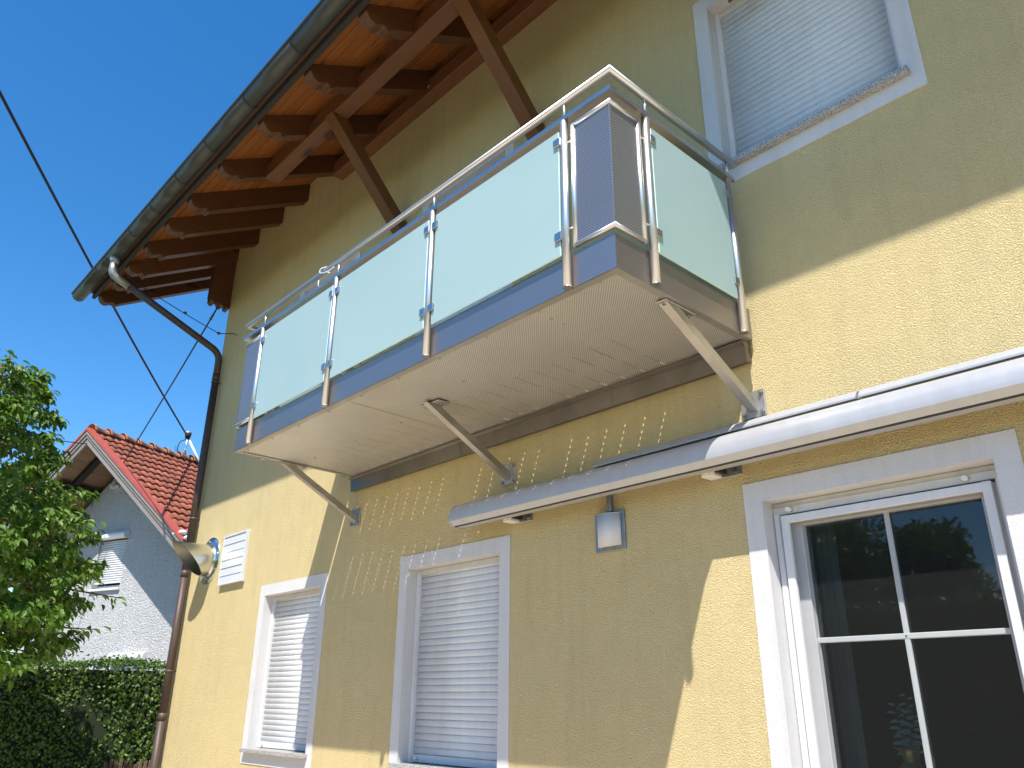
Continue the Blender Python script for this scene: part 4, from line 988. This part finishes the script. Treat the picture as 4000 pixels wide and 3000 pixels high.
# inner crown to the left and behind
for i in range(46):
    p = Vector((random.uniform(-10.9, -9.6), random.uniform(-4.2, -2.35), random.uniform(2.1, 5.3))); s_ = p+Vector((random.uniform(-.3, .3), random.uniform(-.3, .3), -.35))
    spray(p, s_, 62, .17)
for c_, r_, n_ in (((-11.5, -1.85, 3.95), .75, 22), ((-11.2, -2.2, 4.6), .6, 16), ((-11.9, -2.3, 3.4), .7, 16)):  # clumps added at the back so that the crown shades the hedge
    for i in range(n_):
        p = Vector(c_)+Vector(unit(1)[0])*r_*rng.random()**.4; spray(p, p-Vector((random.uniform(-.2, .4), random.uniform(.1, .4), .25)), 44, .15)
for b_ in ((-11.5, -1.85, 3.95), (-11.2, -2.2, 4.6), (-11.8, -2.3, 3.4)):
    q = MB(); q.tube(smoothpath([(-10.5, -3.1, 2.6), Vector((-10.5, -3.1, 2.6)).lerp(Vector(b_), .5)+Vector((0, 0, .2)), b_], 5), .02, 6, r_list=list(np.linspace(.045, .008, 11))); q.build('branch', M['bark'], tree)
LP, LD, LN, LL, LW = map(np.array, (LP, LD, LN, LL, LW))
d = np.linalg.norm(LP-camp, axis=1); vis = (LP[:, 1] > -2.7); order = np.argsort(np.where(vis, d, d+50)); near = order[:260]; far = order[260:]
mesh_leaves('foliage', *leaf_batch(LP[far], LD[far], LN[far], LL[far], LW[far]), M['leaf'], tree)
for k in near:
    V, q1, q2, t1, t2 = leaf_batch(LP[k:k+1], LD[k:k+1], LN[k:k+1], LL[k:k+1], LW[k:k+1])
    mesh_leaves('leaf', V, q1, q2, t1, t2, M['leaf'], tree, None)

# clipped hedge
ha, hb = Vector((-14.2, -4.6, 0)), Vector((-11.62, 1.45, 0)); hdir = (hb-ha).normalized(); hn = Vector((hdir.y, -hdir.x, 0)); HL = (hb-ha).length; HH, HD = 2.16, .9
hedge = thing('hedge', 'clipped dark green hedge in front of the white house, partly in tree shade', 'hedge', tuple(ha.lerp(hb, .5)))
n = 26000
s_ = rng.random(n)*HL; top = rng.random(n) < .22
dep = np.where(top, rng.random(n)*HD, rng.exponential(.05, n)); hz_ = np.where(top, HH-rng.exponential(.03, n), rng.random(n)*HH)
bulge = .05*np.sin(s_*2.1)+.04*np.sin(s_*5.3+hz_*3)+.03*np.sin(hz_*6+s_*1.7)
P = np.array(ha)+np.outer(s_, hdir)-np.outer(dep-bulge, hn); P[:, 2] = hz_+np.where(top, .03*np.sin(s_*4)+rng.exponential(.03, n), 0)
nrm = np.where(top[:, None], np.array((0, 0, 1.0)), np.array(hn)); Nn = nrm+rng.normal(size=(n, 3))*.55
D = unit(n); D -= nrm*(D*nrm).sum(1)[:, None]*.6; D[:, 2] += .15
Ls = rng.uniform(.035, .062, n)
mesh_leaves('hedge_foliage', *leaf_batch(P, D, Nn, Ls, Ls*.62), M['hedge'], hedge)
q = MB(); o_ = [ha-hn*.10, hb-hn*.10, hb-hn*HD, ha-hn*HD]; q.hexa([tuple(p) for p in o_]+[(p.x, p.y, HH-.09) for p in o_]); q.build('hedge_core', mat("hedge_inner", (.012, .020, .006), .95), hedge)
fence = thing('reed_fence', 'low brown slatted fence at the foot of the hedge by the downpipe', 'fence', (-11.9, 1.0, 0))
first = None
for i in range(17):
    p = ha+hdir*(HL-1.35+i*.06)+hn*.05; hh = .92+random.uniform(-.03, .03)
    if first is None:
        q = MB(); q.bbox(p.x-.012, p.x+.012, p.y-.02, p.y+.02, 0, hh, .003, 1); first = q.build('slat', M['reed'], fence); f0 = p.copy()
    else: dup(first, (p.x-f0.x, p.y-f0.y, random.uniform(-.04, .04)))
for z in (.35, .85):
    p, p2 = ha+hdir*(HL-1.4)+hn*.02, ha+hdir*(HL-.3)+hn*.02
    q = MB(); q.tube([(p.x, p.y, z), (p2.x, p2.y, z)], .02, 8); q.build('fence_rail', M['reed'], fence)

# garden behind the photographer, seen only as reflections
gh = thing('garden_hedge', 'tall dark clipped hedge across the garden behind the viewer', 'hedge', (-5, -10, 0))
n = 9000; X_ = rng.uniform(-16, 7, n); Z_ = rng.random(n)*3.3; top = rng.random(n) < .25; Z_ = np.where(top, 3.3+rng.normal(size=n)*.03, Z_); Y_ = np.where(top, rng.uniform(-11.2, -10, n), -10+.08*rng.normal(size=n))
Ls = rng.uniform(.10, .17, n); P = np.stack([X_, Y_, Z_], 1)
mesh_leaves('hedge_foliage', *leaf_batch(P, unit(n), np.array((0, .7, .7))+rng.normal(size=(n, 3))*.5, Ls, Ls*.7), M['hedge'], gh)
MB().box(-16, 7, -11.1, -10.1, 0, 3.24).build('hedge_core', M['hedge'], gh)
def round_tree(x, y, h, r, label, n=15000):
    tr = thing('garden_tree', label, 'tree', (x, y, 0)); q = MB(); q.tube([(x, y, 0), (x+.1, y, h*.4), (x, y+.1, h*.7)], .2, 9, r_list=[.24, .17, .08]); q.build('trunk', M['bark'], tr)
    cl = unit(40)*r*.62*(rng.random((40, 1))**.5); cl[:, 2] *= 1.15; k = rng.integers(0, 40, n); P = cl[k]+unit(n)*(rng.random((n, 1))**.5)*r*.36; P += np.array((x, y, h-r*1.05))
    Ls = rng.uniform(.10, .18, n); mesh_leaves('crown', *leaf_batch(P, unit(n)+np.array((0, 0, -.4)), unit(n)+np.array((0, 0, .8)), Ls, Ls*.55), M['leaf'], tr)
round_tree(-9.2, -14.2, 7.4, 2.7, 'round leafy tree behind the garden hedge, nearer the yellow house')
round_tree(-6.9, -15.2, 5.9, 1.5, 'small round tree behind the garden hedge')
round_tree(-14.5, -14.5, 7.0, 2.6, 'broad leafy tree at the far left of the garden hedge')
